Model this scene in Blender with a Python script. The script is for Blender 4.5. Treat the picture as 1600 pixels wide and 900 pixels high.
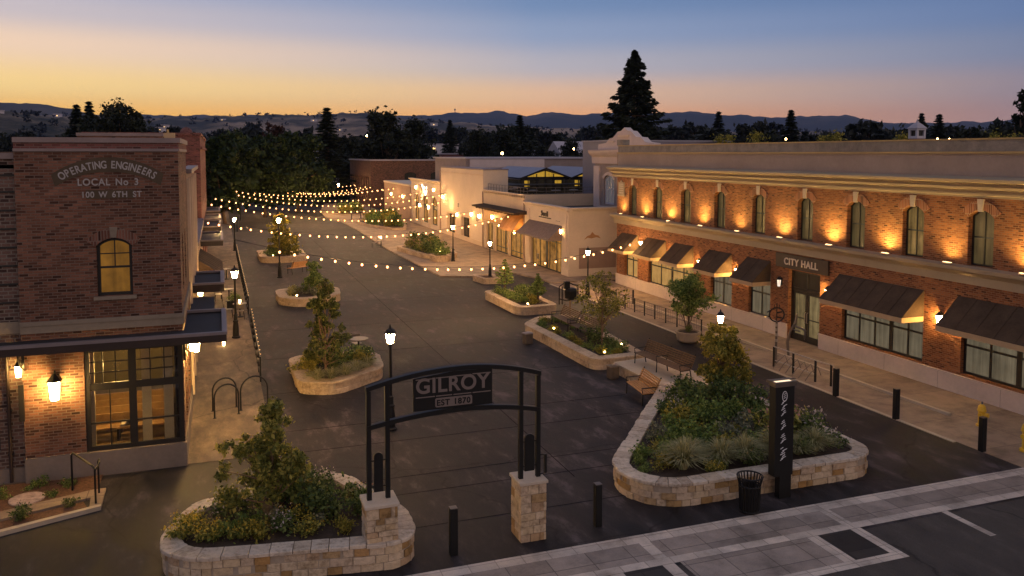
HAZE = 5e-5
BULB_W = 40
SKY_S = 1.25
# Dusk view over a pedestrian plaza: brick union hall, city hall, stone planters, strings of bulbs.
import bpy, bmesh, math, random
import numpy as np
from mathutils import Vector, Matrix
PI = math.pi
rnd = random.Random(11)
scene = bpy.context.scene
COL = scene.collection
for o in list(bpy.data.objects): bpy.data.objects.remove(o)

# ------------------------------------------------------------------ materials
MATS = {}
def new_mat(name):
    m = bpy.data.materials.new(name); m.use_nodes = True
    nt = m.node_tree; nt.nodes.clear()
    out = nt.nodes.new('ShaderNodeOutputMaterial')
    MATS[name] = m
    return m, nt, out
def nd(nt, typ, **kw):
    n = nt.nodes.new(typ)
    for k, v in kw.items():
        if k in n.inputs.keys(): n.inputs[k].default_value = v
        else: setattr(n, k, v)
    return n
def c4(c): return (c[0], c[1], c[2], 1.0)
def ramp(nt, stops):
    r = nt.nodes.new('ShaderNodeValToRGB')
    e = r.color_ramp.elements
    while len(e) < len(stops): e.new(0.5)
    for i, (p, c) in enumerate(stops):
        e[i].position = p; e[i].color = c4(c)
    return r
def mixc(nt, fac, a, b, blend='MIX'):
    m = nt.nodes.new('ShaderNodeMix'); m.data_type = 'RGBA'; m.blend_type = blend
    for sock, v in ((m.inputs[0], fac), (m.inputs[6], a), (m.inputs[7], b)):
        if hasattr(v, 'links'): nt.links.new(v, sock)
        elif isinstance(v, (int, float)): sock.default_value = v
        else: sock.default_value = c4(v)
    return m.outputs[2]
def math_n(nt, op, a, b=0.0):
    m = nt.nodes.new('ShaderNodeMath'); m.operation = op
    for s, v in ((m.inputs[0], a), (m.inputs[1], b)):
        if hasattr(v, 'links'): nt.links.new(v, s)
        else: s.default_value = v
    return m.outputs[0]
def bumpn(nt, h, strength, dist=0.01):
    b = nt.nodes.new('ShaderNodeBump'); b.inputs['Strength'].default_value = strength; b.inputs['Distance'].default_value = dist
    nt.links.new(h, b.inputs['Height']); return b.outputs[0]
def pos(nt): return nt.nodes.new('ShaderNodeNewGeometry').outputs['Position']
def noise(nt, vec, scale, detail=4, rough=.6):
    n = nt.nodes.new('ShaderNodeTexNoise'); n.inputs['Scale'].default_value = scale
    n.inputs['Detail'].default_value = detail; n.inputs['Roughness'].default_value = rough
    if vec is not None: nt.links.new(vec, n.inputs['Vector'])
    return n.outputs['Fac']
def principled(nt, out, col, rough=.7, metal=0.0, spec=.4, normal=None):
    p = nt.nodes.new('ShaderNodeBsdfPrincipled')
    if hasattr(col, 'links'): nt.links.new(col, p.inputs['Base Color'])
    else: p.inputs['Base Color'].default_value = c4(col)
    if hasattr(rough, 'links'): nt.links.new(rough, p.inputs['Roughness'])
    else: p.inputs['Roughness'].default_value = rough
    p.inputs['Metallic'].default_value = metal
    p.inputs['Specular IOR Level'].default_value = spec
    if normal is not None: nt.links.new(normal, p.inputs['Normal'])
    nt.links.new(p.outputs[0], out.inputs[0])
    return p
def wallvec(nt, su=1.0, sv=1.0):
    g = pos(nt); s = nt.nodes.new('ShaderNodeSeparateXYZ'); nt.links.new(g, s.inputs[0])
    u = math_n(nt, 'ADD', s.outputs[0], s.outputs[1])
    c = nt.nodes.new('ShaderNodeCombineXYZ')
    nt.links.new(math_n(nt, 'MULTIPLY', u, su), c.inputs[0]); nt.links.new(math_n(nt, 'MULTIPLY', s.outputs[2], sv), c.inputs[1])
    return c.outputs[0]
def plain(name, col, rough=.7, var=.35, scale=1.2, metal=0.0, spec=.35, bump=0.0, bscale=30):
    m, nt, out = new_mat(name)
    g = pos(nt)
    n1 = noise(nt, g, scale, 5)
    n2 = noise(nt, g, scale*9, 3)
    f = math_n(nt, 'ADD', math_n(nt, 'MULTIPLY', n1, .7), math_n(nt, 'MULTIPLY', n2, .3))
    r = ramp(nt, [(.3, tuple(x*(1-var) for x in col)), (.7, tuple(min(1, x*(1+var)) for x in col))])
    nt.links.new(f, r.inputs[0])
    nb = bumpn(nt, noise(nt, g, bscale, 3), bump, .01) if bump else None
    principled(nt, out, r.outputs[0], rough, metal, spec, nb)
    return m
def brick(name, c1, c2, mortar, w=.21, h=.073, ms=.011, rough=.85, bump=.6, soot=.35):
    m, nt, out = new_mat(name)
    v = wallvec(nt)
    wob = nt.nodes.new('ShaderNodeVectorMath'); wob.operation = 'ADD'
    nz = nt.nodes.new('ShaderNodeTexNoise'); nz.inputs['Scale'].default_value = 3; nt.links.new(v, nz.inputs['Vector'])
    sc = nt.nodes.new('ShaderNodeVectorMath'); sc.operation = 'SCALE'; sc.inputs['Scale'].default_value = .012
    nt.links.new(nz.outputs['Color'], sc.inputs[0]); nt.links.new(v, wob.inputs[0]); nt.links.new(sc.outputs[0], wob.inputs[1])
    b = nd(nt, 'ShaderNodeTexBrick', Scale=1.0)
    b.inputs['Brick Width'].default_value = w; b.inputs['Row Height'].default_value = h
    b.inputs['Mortar Size'].default_value = ms; b.inputs['Mortar Smooth'].default_value = .3; b.inputs['Bias'].default_value = 0
    b.inputs['Color1'].default_value = c4((0, 0, 0)); b.inputs['Color2'].default_value = c4((1, 1, 1)); b.inputs['Mortar'].default_value = c4((.5, .5, .5))
    nt.links.new(wob.outputs[0], b.inputs['Vector'])
    dark = tuple(x*.38 for x in c1)
    r = ramp(nt, [(0, dark), (.12, c1), (.55, c2), (.9, tuple(min(1, x*1.35) for x in c2))]); nt.links.new(b.outputs['Color'], r.inputs[0])
    big = noise(nt, v, .55, 5)
    st = ramp(nt, [(.3, (1-soot,)*3), (.7, (1, 1, 1))]); nt.links.new(big, st.inputs[0])
    fine = noise(nt, v, 35, 2)
    fr = ramp(nt, [(.2, (.75,)*3), (.8, (1.15,)*3)]); nt.links.new(fine, fr.inputs[0])
    cc = mixc(nt, 1.0, mixc(nt, 1.0, r.outputs[0], st.outputs[0], 'MULTIPLY'), fr.outputs[0], 'MULTIPLY')
    fin = mixc(nt, b.outputs['Fac'], cc, mortar)
    hgt = math_n(nt, 'SUBTRACT', math_n(nt, 'MULTIPLY', fine, .35), b.outputs['Fac'])
    principled(nt, out, fin, rough, 0, .25, bumpn(nt, hgt, bump, .012))
    return m
def emis(name, col, strength):
    m, nt, out = new_mat(name)
    e = nd(nt, 'ShaderNodeEmission', Strength=strength); e.inputs['Color'].default_value = c4(col)
    nt.links.new(e.outputs[0], out.inputs[0]); return m
def glass_lit(name, col, strength, fold=9.0, dark=.35, rough=.16, blot=1.5):
    # window with curtains behind it, lit from the room: folds across, uneven brightness
    m, nt, out = new_mat(name)
    g = pos(nt); s = nt.nodes.new('ShaderNodeSeparateXYZ'); nt.links.new(g, s.inputs[0])
    u = math_n(nt, 'ADD', s.outputs[0], s.outputs[1])
    c = nt.nodes.new('ShaderNodeCombineXYZ'); nt.links.new(u, c.inputs[0])
    nt.links.new(math_n(nt, 'MULTIPLY', s.outputs[2], .05), c.inputs[1])
    f = noise(nt, c.outputs[0], fold, 3, .6)
    f2 = noise(nt, g, blot, 3)
    k = math_n(nt, 'ADD', math_n(nt, 'MULTIPLY', f, .6), math_n(nt, 'MULTIPLY', f2, .4))
    r = ramp(nt, [(.33, tuple(x*dark for x in col)), (.65, col)]); nt.links.new(k, r.inputs[0])
    p = principled(nt, out, (.03, .026, .02), rough, 0, .32)
    nt.links.new(r.outputs[0], p.inputs['Emission Color']); p.inputs['Emission Strength'].default_value = strength
    return m
def leafmat(name, stops, trans=.35, rough=.6):
    m, nt, out = new_mat(name)
    g = nt.nodes.new('ShaderNodeNewGeometry')
    big = noise(nt, g.outputs['Position'], 2.2, 2)
    k = math_n(nt, 'ADD', math_n(nt, 'MULTIPLY', g.outputs['Random Per Island'], .65), math_n(nt, 'MULTIPLY', big, .35))
    r = ramp(nt, stops); nt.links.new(k, r.inputs[0])
    p = nt.nodes.new('ShaderNodeBsdfPrincipled'); p.inputs['Roughness'].default_value = rough; p.inputs['Specular IOR Level'].default_value = .25
    nt.links.new(r.outputs[0], p.inputs['Base Color'])
    t = nt.nodes.new('ShaderNodeBsdfTranslucent'); nt.links.new(r.outputs[0], t.inputs['Color'])
    mx = nt.nodes.new('ShaderNodeMixShader'); mx.inputs[0].default_value = trans
    nt.links.new(p.outputs[0], mx.inputs[1]); nt.links.new(t.outputs[0], mx.inputs[2]); nt.links.new(mx.outputs[0], out.inputs[0])
    return m
def stonemat(name, stops, rough=.8, bump=.5):
    m, nt, out = new_mat(name)
    g = nt.nodes.new('ShaderNodeNewGeometry')
    r = ramp(nt, stops); nt.links.new(g.outputs['Random Per Island'], r.inputs[0])
    n = math_n(nt, 'ADD', math_n(nt, 'MULTIPLY', noise(nt, g.outputs['Position'], 8, 7, .7), .6), math_n(nt, 'MULTIPLY', noise(nt, g.outputs['Position'], 1.3, 4), .4))
    v = ramp(nt, [(.34, (.42, .38, .33)), (.5, (.95, .92, .88)), (.7, (1.25, 1.2, 1.12))]); nt.links.new(n, v.inputs[0])
    cc = mixc(nt, 1.0, r.outputs[0], v.outputs[0], 'MULTIPLY')
    principled(nt, out, cc, rough, 0, .25, bumpn(nt, noise(nt, g.outputs['Position'], 18, 5), bump, .03))
    return m
def asphalt(name, col, warm, rough=.62, hi=2.6, lo=.35):
    m, nt, out = new_mat(name)
    g = pos(nt)
    mp = nt.nodes.new('ShaderNodeMapping'); mp.inputs['Scale'].default_value = (1, .42, 1); mp.inputs['Rotation'].default_value = (0, 0, 1.25)
    nt.links.new(g, mp.inputs[0])
    a = noise(nt, mp.outputs[0], 1.5, 9, .68); b = noise(nt, g, .11, 3); f = noise(nt, g, 55, 3, .75)
    k = math_n(nt, 'ADD', math_n(nt, 'MULTIPLY', a, .72), math_n(nt, 'MULTIPLY', b, .28))
    r = ramp(nt, [(.38, tuple(x*lo for x in col)), (.47, col), (.54, warm), (.64, tuple(x*hi for x in warm))]); nt.links.new(k, r.inputs[0])
    fr = ramp(nt, [(.3, (.68,)*3), (.75, (1.4,)*3)]); nt.links.new(f, fr.inputs[0])
    vo = nt.nodes.new('ShaderNodeTexVoronoi'); vo.feature = 'DISTANCE_TO_EDGE'; vo.inputs['Scale'].default_value = .16
    wv = nt.nodes.new('ShaderNodeVectorMath'); wv.operation = 'ADD'
    nz = nt.nodes.new('ShaderNodeTexNoise'); nz.inputs['Scale'].default_value = .8; nz.inputs['Detail'].default_value = 5; nt.links.new(g, nz.inputs['Vector'])
    nt.links.new(g, wv.inputs[0]); nt.links.new(nz.outputs['Color'], wv.inputs[1]); nt.links.new(wv.outputs[0], vo.inputs['Vector'])
    ck = ramp(nt, [(0, (.5,)*3), (.007, (1, 1, 1))]); nt.links.new(vo.outputs['Distance'], ck.inputs[0])
    sp = nt.nodes.new('ShaderNodeTexVoronoi'); sp.inputs['Scale'].default_value = .55; sp.inputs['Randomness'].default_value = 1; nt.links.new(g, sp.inputs['Vector'])
    so = ramp(nt, [(.035, (.45,)*3), (.075, (1, 1, 1))]); nt.links.new(sp.outputs['Distance'], so.inputs[0])          # gum and oil spots
    cc = mixc(nt, 1.0, mixc(nt, 1.0, mixc(nt, 1.0, r.outputs[0], fr.outputs[0], 'MULTIPLY'), ck.outputs[0], 'MULTIPLY'), so.outputs[0], 'MULTIPLY')
    rr = ramp(nt, [(.35, (rough-.05,)*3), (.65, (min(.95, rough+.25),)*3)]); nt.links.new(a, rr.inputs[0])
    h = math_n(nt, 'ADD', math_n(nt, 'MULTIPLY', a, 2.0), f)
    principled(nt, out, cc, rr.outputs[0], 0, .2, bumpn(nt, h, .4, .015))
    return m
def slabs(name, col, w, h, rot=0.0, var=.25, joint=.45, rough=.72, ms=.012):
    m, nt, out = new_mat(name)
    g = pos(nt)
    mp = nt.nodes.new('ShaderNodeMapping'); mp.inputs['Rotation'].default_value = (0, 0, rot); nt.links.new(g, mp.inputs[0])
    b = nd(nt, 'ShaderNodeTexBrick', Scale=1.0); b.offset = 0.0
    b.inputs['Brick Width'].default_value = w; b.inputs['Row Height'].default_value = h; b.inputs['Mortar Size'].default_value = ms
    b.inputs['Color1'].default_value = c4(tuple(x*(1-var) for x in col)); b.inputs['Color2'].default_value = c4(tuple(x*(1+var) for x in col))
    b.inputs['Mortar'].default_value = c4(tuple(x*joint for x in col)); nt.links.new(mp.outputs[0], b.inputs['Vector'])
    n = noise(nt, g, 1.1, 8, .66); v = ramp(nt, [(.3, (.52, .51, .5)), (.5, (.95, .95, .95)), (.7, (1.25, 1.23, 1.2))]); nt.links.new(n, v.inputs[0])
    f = noise(nt, g, 60, 2); fr = ramp(nt, [(.3, (.87,)*3), (.7, (1.12,)*3)]); nt.links.new(f, fr.inputs[0])
    cc = mixc(nt, 1.0, mixc(nt, 1.0, b.outputs['Color'], v.outputs[0], 'MULTIPLY'), fr.outputs[0], 'MULTIPLY')
    h = math_n(nt, 'SUBTRACT', math_n(nt, 'MULTIPLY', f, .3), b.outputs['Fac'])
    principled(nt, out, cc, rough, 0, .3, bumpn(nt, h, .3, .008))
    return m

brick('brick_umber', (.135, .058, .037), (.225, .10, .063), (.18, .125, .095), w=.225, h=.078, soot=.5, bump=.9)
brick('brick_wing', (.10, .055, .045), (.165, .095, .075), (.2, .16, .13), w=.225, h=.1, ms=.016, soot=.4)
brick('brick_red', (.22, .07, .026), (.335, .125, .046), (.27, .15, .085), h=.075, ms=.013, soot=.4, bump=.9)
brick('brick_dark', (.15, .055, .05), (.22, .08, .07), (.2, .12, .1), soot=.3)
brick('brick_arch', (.13, .05, .034), (.21, .09, .06), (.2, .14, .11), w=.075, h=.3, ms=.012, soot=.2)
brick('brick_arch_red', (.25, .075, .035), (.34, .11, .05), (.40, .28, .18), w=.075, h=.4, ms=.012, soot=.2)
plain('limestone', (.50, .41, .32), .75, .18, 1.5, bump=.15)
plain('band_stone', (.24, .19, .14), .8, .2, 1.0, bump=.2)
plain('plinth_stone', (.62, .50, .42), .75, .15, .8, bump=.1)
plain('concrete_plinth', (.22, .17, .135), .8, .2, 1.0, bump=.15)
plain('attic_stucco', (.33, .255, .21), .85, .16, .7, bump=.25)
plain('attic_rough', (.24, .21, .18), .9, .35, 2.0, bump=.6, bscale=12)
plain('coping_ochre', (.42, .29, .12), .6, .2, .4)
plain('coping_mauve', (.23, .175, .165), .6, .2, .8)
plain('cornice_gold', (.37, .29, .20), .7, .1, .8)
plain('white_render', (.62, .50, .39), .8, .1, .5, bump=.15)
plain('beige_render', (.60, .46, .33), .8, .12, .5, bump=.15)
plain('taupe_render', (.33, .22, .17), .85, .14, .5, bump=.2)
plain('ornate_render', (.55, .45, .42), .75, .1, 1.0, bump=.1)
plain('ornate_grey', (.28, .22, .2), .8, .15, 1.0)
plain('mural_stain', (.42, .21, .09), .85, .3, 2.0)
plain('roof_dark', (.026, .024, .027), .7, .35, .6)
plain('roof_pale', (.35, .32, .36), .6, .15, .5)
plain('roof_metal', (.22, .2, .24), .45, .12, .4, metal=.3)
plain('black_metal', (.009, .0085, .0085), .5, .25, 4, spec=.3)
plain('frame_black', (.016, .013, .011), .5, .25, 3, spec=.4)
plain('fascia', (.035, .022, .018), .5, .2, 2)
plain('canopy_rim', (.21, .175, .18), .5, .12, 1.5, metal=.3)
plain('awning_brown', (.075, .052, .036), .9, .3, 1.6, spec=.1, bump=.35, bscale=5)
plain('valance_tan', (.42, .30, .175), .9, .1, 3)
plain('awning_grey', (.23, .165, .135), .8, .25, 5)
plain('awning_bronze', (.33, .15, .04), .5, .2, 2, metal=.3)
plain('sign_brown', (.055, .036, .026), .6, .15, 3)
plain('sign_olive', (.085, .06, .037), .85, .2, 2)
plain('letter_cream', (.62, .52, .40), .6, .05)
plain('letter_grey', (.36, .325, .31), .7, .12, 3)
plain('letter_taupe', (.185, .145, .13), .6, .12, 3)
plain('letter_white', (.75, .72, .7), .5, .05)
plain('wood_slat', (.50, .24, .075), .5, .35, 5)
plain('wood_slat_dark', (.13, .075, .04), .55, .35, 5)
plain('steel', (.45, .4, .36), .3, .15, 5, metal=.9)
plain('steel_dull', (.17, .14, .12), .45, .2, 5, metal=.7)
plain('hydrant_yellow', (.72, .43, .03), .45, .12, 6)
plain('hydrant_cap', (.1, .12, .16), .5, .1, 6)
plain('bark', (.13, .085, .055), .9, .35, 8, bump=.6, bscale=40)
plain('bark_pale', (.22, .14, .085), .9, .35, 8, bump=.6, bscale=40)
plain('soil', (.055, .036, .025), .95, .5, 6, bump=.8, bscale=20)
plain('mulch', (.13, .065, .035), .95, .6, 14, bump=1.0, bscale=35)
plain('earth', (.045, .042, .034), .95, .5, .02)
plain('kerb_stone', (.46, .37, .27), .8, .15, 1.2, bump=.2)
plain('pot_clay', (.34, .26, .19), .75, .15, 3)
plain('mortar', (.36, .29, .22), .9, .2, 6, bump=.3)
plain('mosaic_pink', (.45, .33, .30), .5, .6, 9)
plain('interior_wall', (.13, .11, .07), .85, .15, 1)
plain('interior_floor', (.18, .12, .07), .6, .3, 2)
plain('pew_wood', (.36, .22, .10), .5, .3, 4)
plain('pillow_white', (.7, .64, .5), .8, .1, 4)
plain('house_white', (.5, .47, .5), .8, .1, .5)
plain('joint_dark', (.015, .013, .0135), 1.0, .2, 3, spec=0)
asphalt('asphalt', (.0215, .0185, .020), (.043, .035, .036))
asphalt('asphalt_road', (.070, .059, .053), (.078, .066, .058), .8, 1.35, .7)
slabs('sidewalk', (.30, .215, .15), 3.4, 2.6, 0, .08, .5)
asphalt('sidewalk_left', (.135, .104, .08), (.19, .145, .108), .7, 1.6, .6)
slabs('paver', (.30, .245, .21), .95, .72, 0, .22, .45)
slabs('paver_dark', (.035, .029, .027), 1.2, .8, 0, .25, .5)
slabs('band_pale', (.55, .465, .395), .62, .45, 0, .13, .6)
stonemat('stone_golden', [(0, (.33, .20, .08)), (.14, (.40, .26, .12)), (.32, (.58, .45, .30)), (.6, (.63, .50, .36)), (.84, (.54, .42, .31)), (1, (.40, .22, .07))], bump=.9)
stonemat('stone_cap', [(0, (.46, .37, .29)), (.3, (.58, .49, .40)), (.7, (.63, .54, .45)), (1, (.5, .40, .30))], bump=.8)
stonemat('stone_pale', [(0, (.48, .36, .25)), (.5, (.55, .43, .31)), (1, (.47, .35, .25))], bump=.35)
leafmat('leaf_olive', [(0.2, (0.0719, 0.0862, 0.0201)), (0.5, (0.2156, 0.2229, 0.046)), (0.8, (0.46, 0.3881, 0.0862))])
leafmat('leaf_green', [(0.2, (0.0546, 0.0936, 0.025)), (0.5, (0.1482, 0.2184, 0.0499)), (0.8, (0.312, 0.3588, 0.0936))])
leafmat('leaf_deep', [(0.2, (0.04, 0.0655, 0.0218)), (0.5, (0.1092, 0.1547, 0.0437)), (0.8, (0.2366, 0.273, 0.0764))])
leafmat('leaf_gold', [(0.2, (0.088, 0.0935, 0.0176)), (0.5, (0.253, 0.231, 0.0385)), (0.8, (0.484, 0.374, 0.066))])
leafmat('leaf_grey', [(0.2, (0.1, 0.11, 0.07)), (0.5, (0.2, 0.21, 0.13)), (0.8, (0.36, 0.35, 0.22))])
leafmat('leaf_forest', [(0.2, (0.039, 0.0546, 0.0156)), (0.5, (0.104, 0.13, 0.0338)), (0.82, (0.26, 0.234, 0.0585))])
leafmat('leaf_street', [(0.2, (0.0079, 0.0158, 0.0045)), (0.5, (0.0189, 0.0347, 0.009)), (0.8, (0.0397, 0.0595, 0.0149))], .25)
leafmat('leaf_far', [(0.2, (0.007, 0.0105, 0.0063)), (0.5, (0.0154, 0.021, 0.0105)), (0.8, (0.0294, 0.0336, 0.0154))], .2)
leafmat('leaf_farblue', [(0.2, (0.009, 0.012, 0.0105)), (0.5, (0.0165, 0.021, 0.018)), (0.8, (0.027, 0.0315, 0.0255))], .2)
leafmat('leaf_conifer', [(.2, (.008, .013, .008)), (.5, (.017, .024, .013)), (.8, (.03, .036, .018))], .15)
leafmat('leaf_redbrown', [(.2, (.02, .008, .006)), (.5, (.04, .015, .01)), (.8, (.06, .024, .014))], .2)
leafmat('grass_blade', [(.2, (.17, .17, .055)), (.5, (.38, .35, .15)), (.85, (.58, .52, .30))], .3)
leafmat('flower_yellow', [(.2, (.5, .33, .03)), (.8, (.65, .5, .08))], .3)
leafmat('flower_white', [(.2, (.5, .42, .36)), (.8, (.65, .55, .5))], .3)
leafmat('flower_pink', [(.2, (.4, .2, .14)), (.8, (.5, .3, .24))], .3)
W = (1.0, .56, .20)
emis('bulb_glow', (1, .42, .15), 9)
emis('sconce_shop', (1, .52, .16), 130)
emis('lantern_glow', (1, .56, .21), 300)
emis('sconce_glow', (1, .57, .17), 330)
emis('sconce_large', (1, .60, .17), 210)
emis('sconce_corner', (1, .60, .18), 700)
emis('sconce_dim', (1, .8, .6), 1.2)
emis('uplight_glow', (1, .66, .3), 6)
emis('far_lamp', (1, .58, .22), 60)
emis('far_window', (1, .6, .22), 2.5)
emis('planter_glow', (1, .62, .22), 40)
emis('monolith_glow', (1, .75, .5), 1.6)
emis('sign_glow', (1, .86, .6), 5)
glass_lit('pane_amber', (.60, .26, .035), .42, 2.2, .2, blot=2.2)
glass_lit('pane_curtain', (.85, .47, .14), .62, 14, .45)
glass_lit('pane_olive', (.44, .36, .23), .34, 7, .35, blot=.9)
glass_lit('pane_dusk', (0.16, 0.115, 0.045), 0.5, 12, .3)
glass_lit('pane_dusk_warm', (.30, .19, .06), .6, 9, .12, blot=2.5)
glass_lit('pane_pale', (.30, .28, .30), .35, 10, .5)
glass_lit('pane_shop', (.95, .43, .09), .5, 2.6, .02, blot=2.4)
glass_lit('pane_door', (.50, .36, .16), .5, 5, .15)
glass_lit('pane_gable', (.75, .42, .045), .75, 6, .45)
glass_lit('pane_dark', (.04, .03, .02), .3, 5, .1)
m, nt, out = new_mat('clear_glass')
gl = nd(nt, 'ShaderNodeBsdfGlossy', Roughness=.03); gl.inputs['Color'].default_value = (.9, .9, .9, 1)
tr = nt.nodes.new('ShaderNodeBsdfTransparent'); tr.inputs['Color'].default_value = (.85, .83, .78, 1)
mx = nt.nodes.new('ShaderNodeMixShader'); mx.inputs[0].default_value = .07
nt.links.new(tr.outputs[0], mx.inputs[1]); nt.links.new(gl.outputs[0], mx.inputs[2]); nt.links.new(mx.outputs[0], out.inputs[0])
def hillmat(name, green, tan, scale):
    m, nt, out = new_mat(name)
    g = pos(nt)
    a = noise(nt, g, scale, 7, .65); b = noise(nt, g, scale*.22, 3)
    k = math_n(nt, 'ADD', math_n(nt, 'MULTIPLY', a, .55), math_n(nt, 'MULTIPLY', b, .45))
    r = ramp(nt, [(.46, green), (.53, tuple((x+y)/2 for x, y in zip(green, tan))), (.58, tan)]); nt.links.new(k, r.inputs[0])
    principled(nt, out, r.outputs[0], .95, 0, .1)
hillmat('hill_far', (.055, .06, .055), (.13, .11, .085), .0016)
hillmat('hill_mid', (.045, .045, .036), (.30, .215, .15), .006)
hillmat('hill_left', (.07, .065, .055), (.11, .095, .07), .002)
hillmat('hill_near', (.024, .026, .02), (.16, .12, .085), .012)
def M(n): return MATS[n]

# ------------------------------------------------------------------ mesh building
ORG = {}
class MB:
    """collects faces; frame maps (u, n, z) to the world: origin + u*U + n*N"""
    def __init__(s, O=(0, 0, 0), U=(1, 0, 0), N=(0, 1, 0)):
        s.v = []; s.f = []; s.m = []; s.mi = 0
        s.frame(O, U, N)
    def frame(s, O=(0, 0, 0), U=(1, 0, 0), N=(0, 1, 0)):
        s.O, s.U, s.N = Vector(O), Vector(U), Vector(N); return s
    def P(s, u, n, z): return s.O + s.U*u + s.N*n + Vector((0, 0, z))
    def add(s, pts, faces):
        b = len(s.v); s.v += [tuple(p) for p in pts]
        for f in faces: s.f.append([i+b for i in f]); s.m.append(s.mi)
    def box(s, u0, u1, n0, n1, z0, z1):
        p = [s.P(u, n, z) for z in (z0, z1) for n in (n0, n1) for u in (u0, u1)]
        s.add(p, [(0, 1, 3, 2), (4, 6, 7, 5), (0, 4, 5, 1), (2, 3, 7, 6), (0, 2, 6, 4), (1, 5, 7, 3)]); return s
    def prism(s, poly, z0, z1):
        n = len(poly); p = [s.P(x, y, z0) for x, y in poly]+[s.P(x, y, z1) for x, y in poly]
        s.add(p, [list(range(n))[::-1], list(range(n, 2*n))]+[(i, (i+1) % n, n+(i+1) % n, n+i) for i in range(n)]); return s
    def profile(s, prof, u0, u1):
        """closed (n, z) outline swept from u0 to u1"""
        k = len(prof); p = [s.P(u0, a, b) for a, b in prof]+[s.P(u1, a, b) for a, b in prof]
        s.add(p, [list(range(k)), list(range(k, 2*k))[::-1]]+[(i, (i+1) % k, k+(i+1) % k, k+i) for i in range(k)]); return s
    def slab(s, poly, n0, n1):
        """(u, z) outline given a thickness along n"""
        k = len(poly); p = [s.P(a, n0, b) for a, b in poly]+[s.P(a, n1, b) for a, b in poly]
        s.add(p, [list(range(k)), list(range(k, 2*k))[::-1]]+[(i, (i+1) % k, k+(i+1) % k, k+i) for i in range(k)]); return s
    def quad(s, *pts): s.add(pts, [list(range(len(pts)))]); return s
    def tube(s, pts, r, n=8, closed=False):
        pts = [Vector(p) for p in pts]; k = len(pts); rs = r if isinstance(r, (list, tuple)) else [r]*k
        vs = []; up = Vector((0, 0, 1)); prev = None
        for i, p in enumerate(pts):
            if closed: t = pts[(i+1) % k]-pts[i-1]
            else: t = pts[min(i+1, k-1)]-pts[max(i-1, 0)]
            t.normalize()
            if prev is None:
                a = t.cross(up)
                if a.length < 1e-3: a = t.cross(Vector((1, 0, 0)))
            else: a = prev-t*prev.dot(t)
            a.normalize(); prev = a; b = t.cross(a)
            for j in range(n):
                an = 2*PI*j/n; vs.append(p+(a*math.cos(an)+b*math.sin(an))*rs[i])
        fs = []
        for i in range(k if closed else k-1):
            i2 = (i+1) % k
            for j in range(n): fs.append((i*n+j, i*n+(j+1) % n, i2*n+(j+1) % n, i2*n+j))
        if not closed: fs += [list(range(n))[::-1], list(range((k-1)*n, k*n))]
        s.add(vs, fs); return s
    def lathe(s, prof, c=(0, 0, 0), n=12, rot=0.0):
        vs = []; k = len(prof)
        for r, z in prof:
            for j in range(n):
                a = 2*PI*j/n+rot; vs.append((c[0]+r*math.cos(a), c[1]+r*math.sin(a), c[2]+z))
        fs = [(i*n+j, i*n+(j+1) % n, (i+1)*n+(j+1) % n, (i+1)*n+j) for i in range(k-1) for j in range(n)]
        fs += [list(range(n))[::-1], list(range((k-1)*n, k*n))]
        s.add(vs, fs); return s
    def build(s, name, mat, parent=None, smooth=False, fix=True, bevel=0.0):
        me = bpy.data.meshes.new(name)
        org = Vector(ORG.get(parent, (0, 0, 0))) if parent else Vector((0, 0, 0))
        me.from_pydata([tuple(Vector(p)-org) for p in s.v], [], s.f)
        for mm in (mat if isinstance(mat, (list, tuple)) else [mat]): me.materials.append(M(mm))
        if isinstance(mat, (list, tuple)): me.polygons.foreach_set('material_index', s.m)
        if fix:
            b = bmesh.new(); b.from_mesh(me); bmesh.ops.recalc_face_normals(b, faces=b.faces)
            if bevel: bmesh.ops.bevel(b, geom=b.edges[:], offset=bevel, segments=1, affect='EDGES')
            b.to_mesh(me); b.free()
        if smooth: me.polygons.foreach_set('use_smooth', [True]*len(me.polygons))
        o = bpy.data.objects.new(name, me); COL.objects.link(o)
        if parent: o.parent = parent; ORG[o] = tuple(org)
        return o
def tag(o, label=None, cat=None, group=None, kind=None):
    if label: o['label'] = label
    if cat: o['category'] = cat
    if group: o['group'] = group
    if kind: o['kind'] = kind
    return o
def thing(name, label, cat, loc=(0, 0, 0), group=None):
    o = bpy.data.objects.new(name, None); COL.objects.link(o); o.location = loc; o.empty_display_size = .3
    ORG[o] = tuple(loc)
    return tag(o, label, cat, group)
def copy_tree(o, loc=None, rz=None, scale=None, label=None, group=None, parent=None):
    c = o.copy(); COL.objects.link(c)
    if parent: c.parent = parent
    if loc is not None: c.location = loc
    if rz is not None: c.rotation_euler = (0, 0, rz)
    if scale is not None: c.scale = scale if isinstance(scale, (tuple, list)) else (scale,)*3
    if label: c['label'] = label
    if group: c['group'] = group
    for ch in o.children: copy_tree(ch, parent=c)
    return c
def place(o, loc, rz=0, scale=1, label=None, group=None):
    o.location = loc; o.rotation_euler = (0, 0, rz); o.scale = scale if isinstance(scale, (tuple, list)) else (scale,)*3
    if label: o['label'] = label
    if group: o['group'] = group
    return o
def struct(name, mb, mat, **k): return tag(mb.build(name, mat, **k), kind='structure')

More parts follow.
